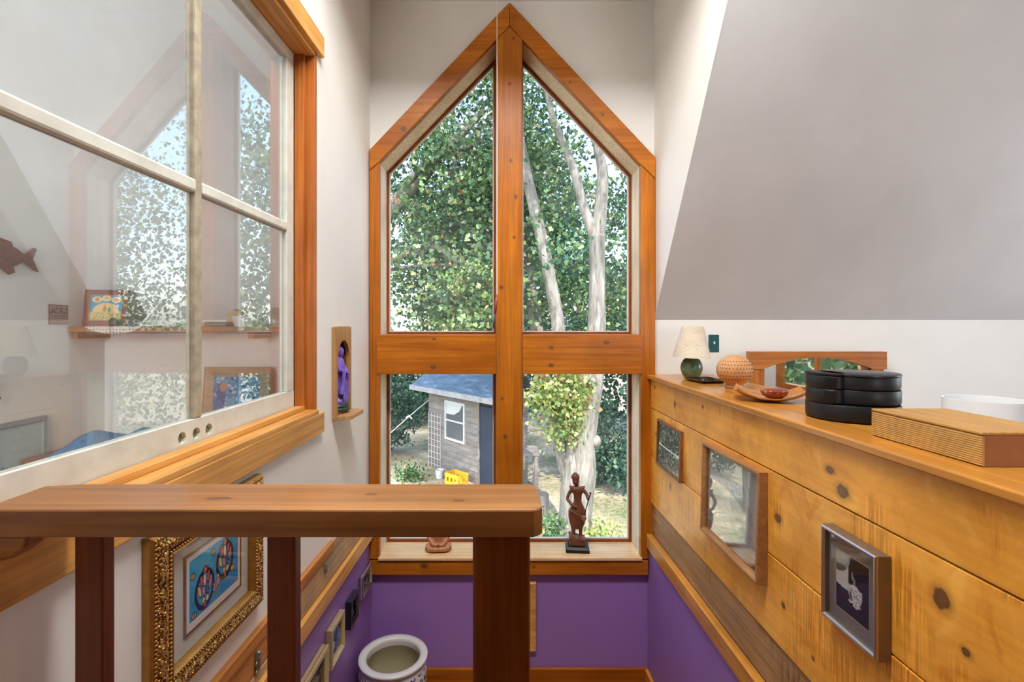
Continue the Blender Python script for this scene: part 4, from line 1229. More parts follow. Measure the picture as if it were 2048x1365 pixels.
# bracketed plate stand, low tray, bowls, tap shaped jar, toy house on the shelf
stn = empty('plate_stand', (-1.81, 2.66, SHT), label='white bent wire stand on the shelf right of the burgundy picture', cat='stand')
wm = plain('white_wire', (.82, .84, .84), .3)
MB().tube([(-.03, -.06, .004), (0, .0, .09), (.018, .03, .13)], .006, 8).build('back_wire', wm, stn, smooth=True)
MB().tube([(-.03, -.06, .004), (.03, -.06, .004), (.02, .03, .004)], .005, 8).build('foot_wire', wm, stn, smooth=True)
MB().box(0, .17, -.03, .03, 0, .02).build('narrow_tray', plain('grey_green_tray', S(140, 160, 150), .3), bevel=.004, label='long shallow grey green tray on the shelf', cat='tray', loc=(-1.66, 2.62, SHT + .0005))
MB().box(-.11, .0, -.05, .05, 0, .025).build('flat_dish', plain('dark_green_dish', S(96, 112, 104), .3), bevel=.006, label='flat dark green dish on the shelf before the toy house', cat='dish', loc=(-1.37, 2.60, SHT + .0005))
ho = empty('toy_house', (-1.40, 2.72, SHT), label='small tan wooden toy house on the shelf', cat='ornament')
tn = plain('tan_wood_toy', S(190, 160, 120), .6)
MB().box(-.04, .04, -.03, .03, 0, .06).build('walls', tn, ho)
MB().prism([(-.05, .06), (.05, .06), (0, .095)], 'y', -.035, .035).build('roof', tn, ho)
wbm = plain('white_enamel', (.78, .80, .80), .25)
MB().lathe([(.001, 0), (.045, 0), (.062, .055), (.060, .055), (.043, .004), (.001, .004)], 28).build('white_bowl', wbm, smooth='auto', label='white enamel bowl on the shelf beside the glass jar', cat='bowl', loc=(-1.31, 2.62, SHT + .0005))
jm = glass_mat('jar_glass', .12, (.88, .93, .92))
jq = empty('glass_jar', (-1.17, 2.63, SHT + .0005), label='clear glass jar with wire clip at the right end of the shelf', cat='jar')
MB().lathe([(.001, 0), (.042, 0), (.046, .01), (.046, .075), (.036, .088), (.036, .10), (.034, .10), (.034, .086), (.043, .074), (.043, .012), (.001, .006)], 28).build('jar_body', jm, jq, smooth='auto')
MB().tube([(-.06, -.03, .0), (-.055, -.034, .06), (-.02, -.036, .095), (.0, -.036, .10)], .004, 8).build('clip', wm, jq, smooth=True)
# framed painting leaning on the knee wall
pa = empty('painting', (-1.40, 2.70, -.60), label='wooden framed blue landscape painting leaning under the shelf behind the sash', cat='painting', rot=(R(-7), 0, 0))
frame_ring(.36, .38, [(0, 0), (0, -.018), (.012, -.022), (.055, -.012), (.055, 0)]).build('frame', wood('greyed_oak_frame', (.50, .40, .30), (.40, .30, .21), 'x', .5), pa)
def blue_scene(u, v):
    p = Paint(u, v, S(96, 156, 200), 1.0)
    p.rect(0, 1, 0, .22, S(84, 140, 176)); p.rect(.1, 1, .24, .36, S(196, 132, 96))
    p.speck(9, 160, .05, [S(70, 126, 180), S(190, 214, 226), S(130, 180, 210), S(60, 90, 140)], (0, 1, .36, 1))
    p.ell(.16, .6, .10, .3, S(60, 90, 150)); p.ell(.2, .8, .08, .1, S(190, 130, 110)); p.ell(.12, .35, .1, .18, S(70, 110, 170))
    return p.c
printed('canvas', .25, .27, 60, 60, blue_scene, pa, 0, .055, -.008)
board(.34, .36, -.006, -.001, .01).build('backing', M['backing'], pa)
dk = empty('low_dresser', (-1.60, 2.52, FLOOR_UP), label='pale low dresser under the shelf behind the sash', cat='dresser')
MB().box(-.55, .75, -.22, .27, 0, .585).build('dresser_body', plain('pale_dresser_paint', (.62, .60, .56), .5, var=.06), dk)
MB().box(-.56, .76, -.24, .275, .585, .612).build('dresser_top', M['shelfwood'], dk, bevel=.003)
# blue blanket heap
rb_ = random.Random(11)
bl = MB()
nx, ny = 40, 16
def bh(u, v):
    return .17 * (1 - abs(2 * u - 1) ** 3) * (1 - abs(2 * v - 1) ** 2.5) + .018 * math.sin(17 * u + 5 * v) * (1 - abs(2 * v - 1)) + .012 * math.sin(31 * u - 9 * v)
for i in range(nx + 1):
    for j in range(ny + 1):
        u, v_ = i / nx, j / ny
        bl.v.append((u * .62 - .31, v_ * .36 - .18, max(0, bh(u, v_))))
for i in range(nx):
    for j in range(ny):
        q = i * (ny + 1) + j
        bl.f.append((q, q + 1, q + ny + 2, q + ny + 1))
o = bl.build('blue_blanket', plain('deep_blue_wool', S(38, 104, 150), .85, var=.4, scale=40, bmp=.6), smooth=True, label='rumpled deep blue blanket heaped behind the lower left of the sash', cat='blanket', loc=(-1.52, 2.03, -.606), rot=(0, 0, R(4)))
o.modifiers.new('thickness', 'SOLIDIFY').thickness = .01
bdm = empty('day_bed', (-1.60, 2.03, FLOOR_UP), 0, label='pale upholstered bench holding the blue blanket behind the sash', cat='bench')
MB().box(-.42, .50, -.22, .22, .12, .596).build('bench_seat', plain('pale_upholstery', (.58, .56, .53), .8), bdm, bevel=.03, seg=3)
for sx in (-.36, .44):
    for sy in (-.17, .17):
        MB().box(sx - .02, sx + .02, sy - .02, sy + .02, 0, .12).build('leg', M['shelfwood'], bdm)
gp = empty('grey_canvas', (GX + .0015, 2.24, -.72), R(90), label='pale grey framed canvas low on the gable wall left of the blanket', cat='picture')
frame_ring(.36, .29, rect_profile(.02, .018)).build('frame', plain('grey_moulding', (.36, .36, .35), .5), gp)
def mist(u, v):
    p = Paint(u, v, S(190, 198, 198), 1.2)
    p.ell(.4, .15, .12, .14, S(140, 146, 146)); p.rect(0, 1, .0, .2, S(206, 208, 204)); p.ell(.45, .12, .08, .12, S(150, 152, 150))
    return p.c
printed('canvas', .32, .25, 40, 30, mist, gp, 0, .02, -.009)
board(.34, .27, -.006, -.001, .01).build('backing', M['backing'], gp)
# carved fish on the gable wall
M['fish'] = plain('carved_red_brown_wood', S(118, 66, 52), .5, var=.3, scale=40, bmp=.3)
def fish(name, y, z, s, label):
    e = empty(name, (GX + .002, y, z), R(90), label=label, cat='ornament')
    f = MB()
    secs = [(-.17, .010), (-.15, .030), (-.10, .052), (-.04, .064), (.02, .058), (.07, .040), (.10, .022), (.115, .016)]
    f.loft([[(x * s, -.012 * s - .010 * s * min(1, r / .05) * math.cos(t), (r * math.sin(t)) * s) for t in [2 * math.pi * i / 16 for i in range(16)]] for x, r in secs])
    f.build('body', M['fish'], e, smooth=True)
    tl = [(.108, 0.016), (.155, .058), (.172, .054), (.150, .0), (.182, -.062), (.160, -.056), (.108, -.016)]
    MB().prism([(x * s, z_ * s) for x, z_ in tl], 'y', -.016 * s, -.006 * s).build('tail', M['fish'], e, bevel=.002)
    MB().prism([(-.08 * s, .055 * s), (-.05 * s, .085 * s), (.04 * s, .068 * s), (.05 * s, .048 * s)], 'y', -.015 * s, -.007 * s).build('dorsal_fin', M['fish'], e, bevel=.002)
    MB().prism([(-.02 * s, -.055 * s), (.03 * s, -.09 * s), (.06 * s, -.075 * s), (.05 * s, -.045 * s)], 'y', -.015 * s, -.007 * s).build('belly_fin', M['fish'], e, bevel=.002)
    return e
fish('wooden_fish', 2.205, .315, .95, 'carved reddish wooden fish high on the gable wall left of the postcard')
fish('wooden_fish', 2.035, -.265, .90, 'lower carved wooden fish on the gable wall above the grey canvas')

# ------------------------------------------------------------------ the garden outside
GZ = -4.0
def px(x, y, d): return Vector(((x - 988) / 1000 * d, d, (653 - y) / 1000 * d))
m, nt, b = new_mat('leaf_littered_ground')
tc = nd(nt, 'TexCoord').outputs['Object']
n1 = noise(nt, tc, .55, 4); n2 = noise(nt, tc, 9, 6, .7); n3 = noise(nt, tc, 38, 3, .7)
c = ramp(nt, n1, [(.35, (.15, .17, .075)), (.5, (.36, .31, .21)), (.65, (.58, .51, .39))])
c = mixc(nt, 1.0, c, ramp(nt, n2, [(.3, (.45, .45, .42)), (.7, (1.5, 1.45, 1.35))]), 'MULTIPLY')
v = nd(nt, 'TexVoronoi'); link(nt, tc, v.inputs['Vector']); v.inputs['Scale'].default_value = 13
c = mixc(nt, smooth(nt, v.outputs['Distance'], .30, .16), c, ramp(nt, n3, [(.35, (.30, .16, .06)), (.65, (.60, .50, .34))]))
link(nt, c, b.inputs['Base Color']); b.inputs['Roughness'].default_value = .9
bump(nt, b, n2, .6, .05)
g = MB(); N = 40
for i in range(N + 1):
    for j in range(N + 1):
        x = -40 + 80 * i / N; y = 3.2 + 60 * j / N
        g.v.append((x, y, GZ + .06 * math.sin(x * 1.3) * math.cos(y * .9) + max(0, y - 30) * .02))
for i in range(N):
    for j in range(N):
        q = i * (N + 1) + j
        g.f.append((q, q + N + 1, q + N + 2, q + 1))
structure(g.build('ground', m, smooth=True))

LEAF9 = np.array([(0, 0), (.34, .10), (.50, .36), (.26, .42), (.30, .74), (0, 1.0), (-.30, .74), (-.26, .42), (-.50, .36), (-.34, .10)]) - np.array([0, .45])
LEAF4 = np.array([(0, -.5), (.36, .0), (0, .5), (-.36, .0)])
M['leaf'] = attr_mat('leaf_green', .4, .45, .5)
M['leaf_far'] = attr_mat('leaf_green_far', .6, .25, .2)

def leaf_mesh(name, centres, size, rng, palette, shape=LEAF9, mat=None, parent=None, up=.6):
    n = len(centres); k = len(shape)
    nrm = rng.normal(size=(n, 3)); nrm[:, 2] = np.abs(nrm[:, 2]) * up + .2; nrm[:, 1] -= .35
    nrm /= np.linalg.norm(nrm, axis=1)[:, None]
    t = rng.normal(size=(n, 3)); t[:, 2] -= .8
    t -= nrm * (t * nrm).sum(1)[:, None]; t /= np.linalg.norm(t, axis=1)[:, None] + 1e-9
    bt = np.cross(nrm, t)
    sz = size * rng.uniform(.6, 1.25, n)
    fold = rng.uniform(.0, .35, n)
    V = centres[:, None, :] + (bt[:, None, :] * shape[None, :, 0, None] + t[:, None, :] * shape[None, :, 1, None] + nrm[:, None, :] * (np.abs(shape[None, :, 0]) * fold[:, None])[..., None]) * sz[:, None, None]
    V = V.reshape(-1, 3).astype(np.float32)
    me = bpy.data.meshes.new(name)
    me.vertices.add(n * k); me.vertices.foreach_set('co', V.ravel())
    me.loops.add(n * k); me.loops.foreach_set('vertex_index', np.arange(n * k, dtype=np.int32))
    me.polygons.add(n)
    me.polygons.foreach_set('loop_start', np.arange(0, n * k, k, dtype=np.int32))
    me.update(calc_edges=True)
    pal = np.array([c_ for c_, w_ in palette]); pw = np.array([w_ for c_, w_ in palette]); pw = pw / pw.sum()
    col = pal[rng.choice(len(pal), n, p=pw)] * rng.uniform(.8, 1.6, (n, 1))
    cc = np.ones((n, 4), dtype=np.float32); cc[:, :3] = np.clip(col, 0, 1)
    at = me.attributes.new('print', 'FLOAT_COLOR', 'FACE'); at.data.foreach_set('color', cc.ravel())
    o = bpy.data.objects.new(name, me); COL.objects.link(o)
    me.materials.append(mat or M['leaf'])
    if parent: o.parent = parent
    o['kind'] = 'stuff'
    return o

def clumps(rng, centre, radii, n_cl, per, spread, shell=.35, keep=None):
    """leaf positions in drooping clumps through an ellipsoid crown"""
    out = []
    while len(out) < n_cl:
        p = rng.uniform(-1, 1, 3); r = np.linalg.norm(p)
        if r > 1 or r < shell: continue
        c_ = np.array(centre) + p * np.array(radii)
        if keep and not keep(c_): continue
        out.append(c_)
    out = np.array(out)
    idx = np.repeat(np.arange(n_cl), per)
    off = rng.normal(size=(n_cl * per, 3)) * np.array(spread)
    return out[idx] + off, out

m, nt, b = new_mat('pale_maple_bark')
tc = nd(nt, 'TexCoord').outputs['Object']
nb1 = noise(nt, scaled(nt, tc, (14, 14, 2.2)), 1.0, 6, .65, .6); nb2 = noise(nt, tc, 2.0, 3)
c = ramp(nt, nb1, [(.3, (.12, .105, .095)), (.5, (.27, .245, .22)), (.7, (.44, .41, .38))])
c = mixc(nt, 1.0, c, ramp(nt, nb2, [(.3, (.6, .62, .58)), (.7, (1.1, 1.08, 1.05))]), 'MULTIPLY')
link(nt, c, b.inputs['Base Color']); b.inputs['Roughness'].default_value = .9
bump(nt, b, nb1, .8, .05)
M['bark'] = m

GREEN = [(S(80, 112, 70), 5), (S(54, 86, 60), 6), (S(112, 138, 86), 3.5), (S(150, 164, 108), 1.4), (S(170, 148, 96), .25), (S(170, 100, 70), .06)]
DARKG = [(S(52, 84, 70), 5), (S(66, 98, 78), 4), (S(90, 118, 92), 2), (S(42, 70, 62), 4)]
GOLD = [(S(134, 152, 84), 5), (S(164, 164, 104), 3), (S(176, 142, 92), 1.0), (S(104, 130, 72), 4), (S(170, 104, 70), .25)]

def limb(path, rad, name, parent, seg=12):
    # smooth the path a little
    P = [Vector(p) for p in path]; Rr = list(rad)
    for _ in range(2):
        Q = [P[0]]; q = [Rr[0]]
        for a_, b_, ra, rb2 in zip(P[:-1], P[1:], Rr[:-1], Rr[1:]):
            Q += [a_.lerp(b_, .25), a_.lerp(b_, .75)]; q += [ra * .75 + rb2 * .25, ra * .25 + rb2 * .75]
        Q.append(P[-1]); q.append(Rr[-1]); P, Rr = Q, q
    return MB().tube(P, Rr, seg).build(name, M['bark'], parent, smooth=True)

rng = np.random.default_rng(5)
# ---- the big maple by the right-hand panes
D = 9.3
t1 = empty('maple_tree', (0, 0, 0), label='big pale-barked multi-stemmed maple close behind the right-hand panes', cat='tree')
trunk = limb([(1.50, D, GZ - .3), px(1148, 1085, D), px(1152, 1010, D), px(1158, 950, D), px(1158, 890, D), px(1170, 820, D), px(1186, 740, D), px(1194, 660, D), px(1194, 560, D), px(1195, 470, D)],
             [.50, .34, .30, .33, .29, .27, .22, .17, .145, .15], 'trunk', t1, 16)
MB().ball(px(1178, 880, D) + Vector((.1, -.12, 0)), (.10, .10, .12), 12, 8).build('burl', M['bark'], t1, smooth=True)
limb([px(1195, 480, D), px(1203, 400, D), px(1207, 340, D), px(1190, 280, D), px(1200, 180, D + .4), px(1215, 40, D + .8)], [.14, .12, .10, .08, .07, .04], 'branch', t1)
limb([px(1192, 480, D), px(1165, 410, D), px(1152, 350, D), px(1128, 290, D), px(1105, 240, D - .2), px(1080, 120, D - .4)], [.11, .09, .085, .08, .06, .03], 'branch', t1)
limb([px(1204, 400, D), px(1180, 390, D), px(1168, 395, D)], [.05, .04, .03], 'branch', t1)
limb([px(1150, 970, D), px(1132, 925, D), px(1118, 885, D), px(1120, 840, D), px(1108, 790, D)], [.20, .17, .13, .09, .07], 'branch', t1)
limb([px(1120, 860, D), px(1122, 760, D + .1), px(1118, 650, D + .2), px(1100, 560, D + .2), px(1082, 470, D + .2), px(1062, 390, D + .2), px(1048, 320, D + .2), px(1020, 180, D + .3)], [.12, .12, .13, .12, .12, .11, .10, .06], 'stem', t1)
limb([px(1085, 790, D + 1.2), px(1078, 700, D + 1.2), px(1068, 620, D + 1.2), px(1052, 520, D + 1.2), px(1040, 400, D + 1.2), px(1010, 250, D + 1)], [.13, .14, .14, .11, .09, .05], 'stem', t1)
limb([px(1165, 800, D), px(1178, 772, D - .25), px(1188, 760, D - .35)], [.10, .08, .07], 'branch_stub', t1)
limb([px(1088, 790, D), px(1082, 755, D), px(1090, 730, D)], [.07, .06, .05], 'branch_stub', t1)
c1, cc1 = clumps(rng, (1.1, 10.6, 3.4), (4.2, 2.4, 5.2), 200, 130, (.36, .36, .26), .25, keep=lambda p: p[2] > -.25 and p[1] > 9.9)
c2, _ = clumps(rng, (1.9, 9.2, 2.6), (2.4, 1.2, 3.6), 14, 80, (.24, .24, .2), .2, keep=lambda p: p[2] > .2 and abs(p[0] / p[1] - .205) > .035)
c_dapple, _ = clumps(rng, (1.6, 7.6, 6.2), (2.6, 1.3, 1.6), 60, 70, (.3, .3, .22), .0, keep=lambda p: p[2] > .56 * p[1] + .5)  # unseen leaves added above the view to dapple the trunk
f1 = leaf_mesh('foliage', np.concatenate([c1, c2, c_dapple]), .098, rng, GREEN, parent=t1)
c3, _ = clumps(rng, (1.20, 8.95, -1.30), (.42, .30, .80), 34, 80, (.13, .12, .13), .0)
leaf_mesh('low_foliage', c3, .075, rng, GOLD, parent=t1)

# ---- left maple, trunk hidden beyond the left jamb
t2_ = empty('maple_tree', (0, 0, 0), label='leafy maple whose crown fills the upper left panes', cat='tree')
limb([(-4.6, 11.5, GZ - .2), (-4.3, 11.4, -1.5), (-3.6, 11.2, .9), (-2.6, 11, 2.2), (-1.4, 10.8, 3.4), (-.2, 10.6, 4.6)], [.34, .30, .25, .2, .14, .06], 'trunk', t2_)
limb([(-3.6, 11.2, .9), px(870, 480, 10.6), px(905, 520, 10.2), px(960, 545, 10.0)], [.12, .07, .06, .05], 'branch', t2_)
limb([(-3.4, 11.2, 1.1), px(880, 525, 10.4), px(930, 540, 10.2)], [.06, .03, .025], 'branch', t2_)
limb([(-2.6, 11, 2.2), px(850, 320, 10.6), px(905, 300, 10.4), px(960, 290, 10.2), px(955, 250, 10.2)], [.12, .06, .05, .05, .03], 'branch', t2_)
limb([px(910, 300, 10.4), px(912, 360, 10.4), px(900, 420, 10.4)], [.04, .03, .02], 'branch', t2_)
def sky_gap(p):
    u = p[0] / p[1]; w = p[2] / p[1]
    return not (u < -.12 and -.01 < w < .115) and not (u < -.16 and .16 < w < .235)
c1, _ = clumps(rng, (-1.6, 11.2, 3.2), (3.3, 2.0, 4.2), 170, 130, (.36, .32, .24), .25, keep=lambda p: p[2] > -.05 and sky_gap(p))
leaf_mesh('foliage', c1, .098, rng, GREEN, parent=t2_)
c1, _ = clumps(rng, (-.55, 9.4, .35), (.75, .6, .9), 26, 70, (.18, .18, .14), .0)
leaf_mesh('low_foliage', c1, .085, rng, GOLD + GREEN + GREEN, parent=t2_)
c1, _ = clumps(rng, (.15, 10.3, 2.0), (.9, .7, 1.9), 46, 110, (.26, .26, .2), .0)  # clumps added behind the window post to shade the shed
leaf_mesh('shade_foliage', c1, .095, rng, GREEN, parent=t2_)

# ---- trees and bushes further back
def far_tree(x, y, z, rx, ry, rz, ncl, label, pal=DARKG, size=.24, trunk_r=.2):
    e = empty('background_tree', (x, y, GZ), label=label, cat='tree', group='trees at the back of the garden')
    limb([(0, 0, -.2), (.1, 0, (z - GZ) * .5), (0, .1, z - GZ + rz * .5)], [trunk_r, trunk_r * .8, trunk_r * .3], 'trunk', e, 8)
    c_, _ = clumps(rng, (0, 0, z - GZ), (rx, ry, rz), ncl, 46, (.42, .42, .32), .3, keep=lambda p: p[2] > .3)
    leaf_mesh('foliage', c_, size, rng, pal, LEAF4, M['leaf_far'], e)
far_tree(3.2, 19, .2, 3.4, 2, 4.2, 140, 'dense dark green tree behind the maple trunks, right of the post')
far_tree(-.4, 22, .6, 2.4, 2, 3.4, 110, 'dense green tree far behind the window post')
far_tree(7.0, 17, .5, 3.0, 2, 5.0, 120, 'tall dark tree at the right edge of the garden')
far_tree(-6.6, 20, -1.6, 2.6, 1.6, 2.4, 110, 'low dark bushy tree left of the garden shed')
far_tree(-3.0, 21, -2.6, 2.2, 1.4, 1.7, 110, 'dark shrubby tree directly behind the shed roof', size=.2)
far_tree(8.6, 11, 1.0, 2.6, 1.8, 4.6, 260, 'leafy green tree standing right of the big maple', GREEN, .12)
far_tree(13.0, 14, 1.0, 3.2, 2, 5.2, 260, 'broad green tree furthest to the right of the garden', GREEN, .14)
far_tree(1.2, 26, 5.5, 5.5, 2, 4.0, 150, 'tall pale green tree at the very back', GREEN, .3)

def bush(x, y, rx, rz, ncl, label, pal=DARKG, size=.12, per=40):
    e = empty('garden_bush', (x, y, GZ), label=label, cat='bush')
    for k in range(4):
        a_ = k * 1.57
        MB().tube([(0, 0, -.05), (math.cos(a_) * rx * .3, math.sin(a_) * rx * .3, rz * .8)], [.03, .012], 6).build('stem', M['bark'], e)
    c_, _ = clumps(rng, (0, 0, rz), (rx, rx * .7, rz), ncl, per, (.16, .16, .12), .2, keep=lambda p: p[2] > .05)
    leaf_mesh('foliage', c_, size, rng, pal, LEAF4, M['leaf_far'], e)
bush(-3.35, 15.6, 1.0, 1.35, 90, 'dark leafy bush just left of the shed corner')
bush(-4.6, 14.6, .9, 1.2, 60, 'tall green bush at the left edge of the lower pane')
bush(2.55, 12.6, .6, 1.15, 60, 'dark upright bush right of the maple trunk')
bush(3.3, 11.8, .45, .9, 40, 'narrow green bush at the right edge of the lower pane')
bush(1.05, 9.15, .22, .26, 26, 'small bright weed clump left of the maple foot', GREEN, .09, 26)
bush(1.93, 8.95, .26, .20, 22, 'low plant with yellow leaves right of the maple foot', GOLD, .08, 24)
bush(-2.14, 13.0, .32, .16, 20, 'low grass tuft left of the shed on the sunny ground', GREEN, .09, 26)

# ---- garden shed, turned to the house
sx, sy = -1.87, 14.4
ang = math.atan2(-.77, .64)
sd = empty('garden_shed', (sx, sy, GZ), ang, label='weathered grey plank garden shed with blue sheet roof and white window', cat='shed')
M['shedwood'] = wood('weathered_grey_siding', (.27, .265, .27), (.13, .125, .13), 'x', .8, grain=.5, weather=.3)
WALL_H = 2.28; L0, DEP = 3.25, .8
MB().box(.02, L0, .03, DEP, 0, WALL_H).build('core', plain('dark_shed_inside', (.035, .04, .045), .9), sd)
wx0, wx1, wz0, wz1 = .92, 1.72, .98, 1.92
dx0, dx1 = 2.38, 3.12
nb_ = 15
for k in range(nb_):
    z0 = k * WALL_H / nb_; z1 = z0 + WALL_H / nb_ - .006
    segs = [(0, dx0)] if (z1 <= wz0 - .02 or z0 >= wz1 + .02) else [(0, wx0 - .06), (wx1 + .06, dx0)]
    segs.append((dx1, L0))
    if z0 > 2.1: segs = [(0, L0)]
    for a_, b_ in segs:
        MB().add([(a_, -.022, z0), (b_, -.022, z0), (b_, -.006, z1), (a_, -.006, z1), (a_, .03, z0), (b_, .03, z0), (b_, .03, z1), (a_, .03, z1)],
                 [(0, 1, 2, 3), (4, 7, 6, 5), (0, 4, 5, 1), (3, 2, 6, 7), (0, 3, 7, 4), (1, 5, 6, 2)]).build('siding_board', M['shedwood'], sd)
for k in range(nb_):
    z0 = k * WALL_H / nb_; z1 = z0 + WALL_H / nb_ - .006
    MB().box(L0, L0 + .02, .03, DEP, z0, z1).build('siding_board', M['shedwood'], sd)
M['shedwhite'] = plain('peeling_white_paint', (.50, .52, .54), .6, var=.15, scale=12)
sw_ = MB().ring([(wx0 - .06, wz0 - .06), (wx1 + .06, wz0 - .06), (wx1 + .06, wz1 + .06), (wx0 - .06, wz1 + .06)], [(wx0, wz0), (wx1, wz0), (wx1, wz1), (wx0, wz1)], 'y', -.05, .0).build('window_frame', M['shedwhite'], sd)
MB().box(wx0, wx1, -.042, -.012, (wz0 + wz1) / 2 - .02, (wz0 + wz1) / 2 + .02).build('meeting_rail', M['shedwhite'], sw_)
for a_, b_ in ((wz0, (wz0 + wz1) / 2 - .02), ((wz0 + wz1) / 2 + .02, wz1)):
    MB().box(wx0, wx1, -.020, -.016, a_, b_).build('pane', plain('dark_shed_pane', (.10, .11, .12), .12) if 'dark_shed_pane' not in bpy.data.materials else bpy.data.materials['dark_shed_pane'], sw_)
MB().prism([(wx0, wz1), (wx1 - .06, wz1), (wx1 - .2, wz1 - .18), (wx0 + .35, wz1 - .30), (wx0, wz1 - .30)], 'y', -.030, -.024).build('curtain', plain('faded_blind', (.45, .48, .47), .8), sw_)
MB().box(dx0, dx1, -.01, .02, 0.02, 2.0).build('door', plain('dark_blue_door', S(30, 42, 60), .6), sd)
for a_ in (dx0 - .05, dx1):
    MB().box(a_, a_ + .05, -.035, .02, 0, 2.06).build('door_post', M['shedwood'], sd)
m, nt, b = new_mat('blue_grey_roof_sheet')
tc = nd(nt, 'TexCoord').outputs['Object']
link(nt, ramp(nt, noise(nt, scaled(nt, tc, (2, 6, 2)), 1.4, 5, .6), [(.35, (.05, .09, .13)), (.6, (.11, .16, .21)), (.75, (.30, .36, .42))]), b.inputs['Base Color'])
b.inputs['Roughness'].default_value = .6
rf = MB().prism([(-.38, WALL_H - .02), (-.38, WALL_H + .03), (.50, WALL_H + .60), (.50, WALL_H + .53)], 'x', -.38, L0 + .25).build('roof', m, sd)
MB().box(-.40, L0 + .27, -.42, -.385, WALL_H - .10, WALL_H + .035).build('fascia', plain('grey_fascia', (.30, .30, .31), .7, var=.2, scale=8), rf)
MB().prism([(.50, WALL_H + .53), (.50, WALL_H + .60), (DEP + .35, WALL_H + .1), (DEP + .35, WALL_H + .03)], 'x', -.38, L0 + .25).build('rear_slope', m, sd)
# trellis wires on the shed wall
tl = empty('wire_trellis', (sx + .64 * .35 + .77 * -.06, sy - .77 * .35 + .64 * -.06, GZ), ang, label='rusty wire trellis standing against the left of the shed wall', cat='trellis')
wr = plain('pale_wire', (.55, .52, .50), .6)
for k in range(5): MB().tube([(-.28 + k * .15, 0, .0), (-.28 + k * .15, 0, 1.55)], .007, 5).build('upright_wire', wr, tl)
for k in range(9): MB().tube([(-.30, -.008, .12 + k * .17), (.34, -.008, .12 + k * .17)], .007, 5).build('cross_wire', wr, tl)
# clothes line
cl = empty('clothes_line', (0, 0, 0), label='white rope line running from the shed corner down to the left', cat='rope')
MB().tube([px(858, 800, 14.4), px(820, 832, 13.6), px(770, 876, 12.6), px(700, 930, 11.6)], .012, 6).build('rope', plain('white_rope', (.8, .8, .78), .8), cl)
MB().tube([px(812, 836, 13.4), px(818, 832, 13.4), px(824, 838, 13.4)], .02, 6).build('knot', plain('white_knot', (.8, .8, .78), .8), cl)
# crate, bucket, basket
def shed_pt(t, off, z=0): return (sx + .64 * t - .77 * off, sy - .77 * t - .64 * off, GZ + z)
cr = empty('yellow_crate', shed_pt(1.95, .42, .0), ang + R(8), label='yellow plastic crate on the ground before the shed', cat='crate')
ym = plain('yellow_plastic', S(214, 172, 46), .45)
cw, ch, cd = .24, .30, .17
MB().box(-cw, cw, -cd, cd, .0, .02).build('bottom', ym, cr)
for s_ in (-1, 1):
    MB().box(-cw, cw, s_ * cd - .012, s_ * cd + .012, .02, .10).build('side', ym, cr)
    MB().box(-cw, cw, s_ * cd - .012, s_ * cd + .012, .20, ch).build('side', ym, cr)
    MB().box(s_ * cw - .012, s_ * cw + .012, -cd, cd, .02, ch).build('end', ym, cr)
    for q in (-.2, -.07, .07, .2): MB().box(q - .035, q + .035, s_ * cd - .010, s_ * cd + .010, .10, .20).build('slat', ym, cr)
bk = empty('white_bucket', shed_pt(1.22, .45), label='white plastic bucket left of the yellow crate', cat='bucket')
MB().lathe([(.001, 0), (.09, 0), (.115, .22), (.120, .225), (.108, .222), (.085, .01), (.001, .01)], 20).build('pail', M['shedwhite'], bk, smooth='auto')
MB().tube([(-.115, 0, .21), (-.08, -.06, .13), (0, -.11, .09), (.08, -.06, .13), (.115, 0, .21)], .006, 6).build('handle', wr, bk)
fb = empty('pink_watering_can', shed_pt(2.55, .55), R(20), label='small pinkish watering can right of the yellow crate', cat='watering can')
pk_ = plain('faded_pink_plastic', S(214, 160, 150), .5)
MB().lathe([(.001, 0), (.10, 0), (.11, .14), (.06, .17), (.001, .17)], 20).build('can', pk_, fb, smooth='auto')
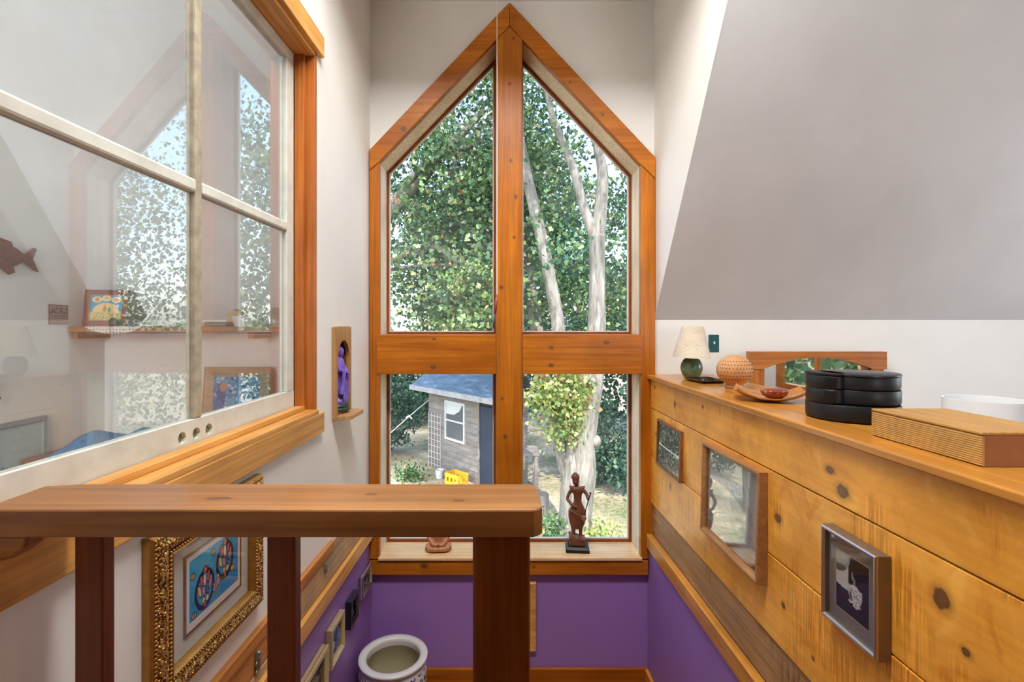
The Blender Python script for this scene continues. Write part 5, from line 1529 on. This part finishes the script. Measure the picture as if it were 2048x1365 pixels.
MB().tube([(-.09, 0, .05), (-.2, 0, .14), (-.28, 0, .26)], [.025, .018, .02], 8).build('spout', pk_, fb)
MB().tube([(.09, 0, .05), (.17, 0, .12), (.05, 0, .22)], .012, 8).build('handle', pk_, fb)
# plank bench and stump by the post
bn = empty('garden_bench', (.72, 11.35, GZ), 0, label='rough plank bench standing behind the maple foliage', cat='bench')
for k in range(4): MB().box(-.30, .28, -.36 + k * .19, -.19 + k * .19, 1.15, 1.20).build('plank', M['shedwood'], bn)
for q in (-.24, .22):
    for w_ in (-.30, .33): MB().box(q - .04, q + .04, w_ - .04, w_ + .04, 0, 1.15).build('leg', M['shedwood'], bn)
stp = empty('tree_stump', (.98, 10.7, GZ), label='short grey log stump beside the plank bench', cat='stump')
MB().lathe([(.001, 0), (.22, 0), (.20, .15), (.19, .42), (.001, .42)], 14).build('log', M['bark'], stp, smooth='auto')
MB().lathe([(.001, .421), (.17, .421), (.17, .428), (.001, .428)], 14).build('cut_face', M['shedwood'], stp)
# pale sheet board leaning by the bushes on the right
pb = empty('leaning_board', (2.45, 13.6, GZ), R(-6), label='faded grey-blue sheet board leaning among the bushes on the right', cat='board')
MB().box(-.45, .45, -.02, .02, 0, 1.7).build('sheet', plain('faded_blue_sheet', (.20, .27, .30), .7, var=.1), pb, rot=(R(-10), 0, 0))
MB().box(-.45, .45, -.045, -.021, .8, .86).build('batten', M['shedwood'], pb, rot=(R(-10), 0, 0))
# shrub outside the bedroom end window
e = empty('garden_tree', (5.8, -3.4, GZ), label='leafy tree outside the bedroom end window', cat='tree')
limb([(0, 0, -.2), (.1, 0, 2.0), (0, .1, 4.0)], [.16, .12, .05], 'trunk', e, 8)
c_, _ = clumps(rng, (0, 0, 3.4), (1.6, 2.6, 1.5), 90, 36, (.3, .3, .25), .2)
leaf_mesh('foliage', c_, .2, rng, GREEN, LEAF4, M['leaf_far'], e)

# ------------------------------------------------------------------ lift everything so that the stair landing is z = 0
for o in list(SC.objects):
    if o.parent is None:
        o.location.z += CAM_H
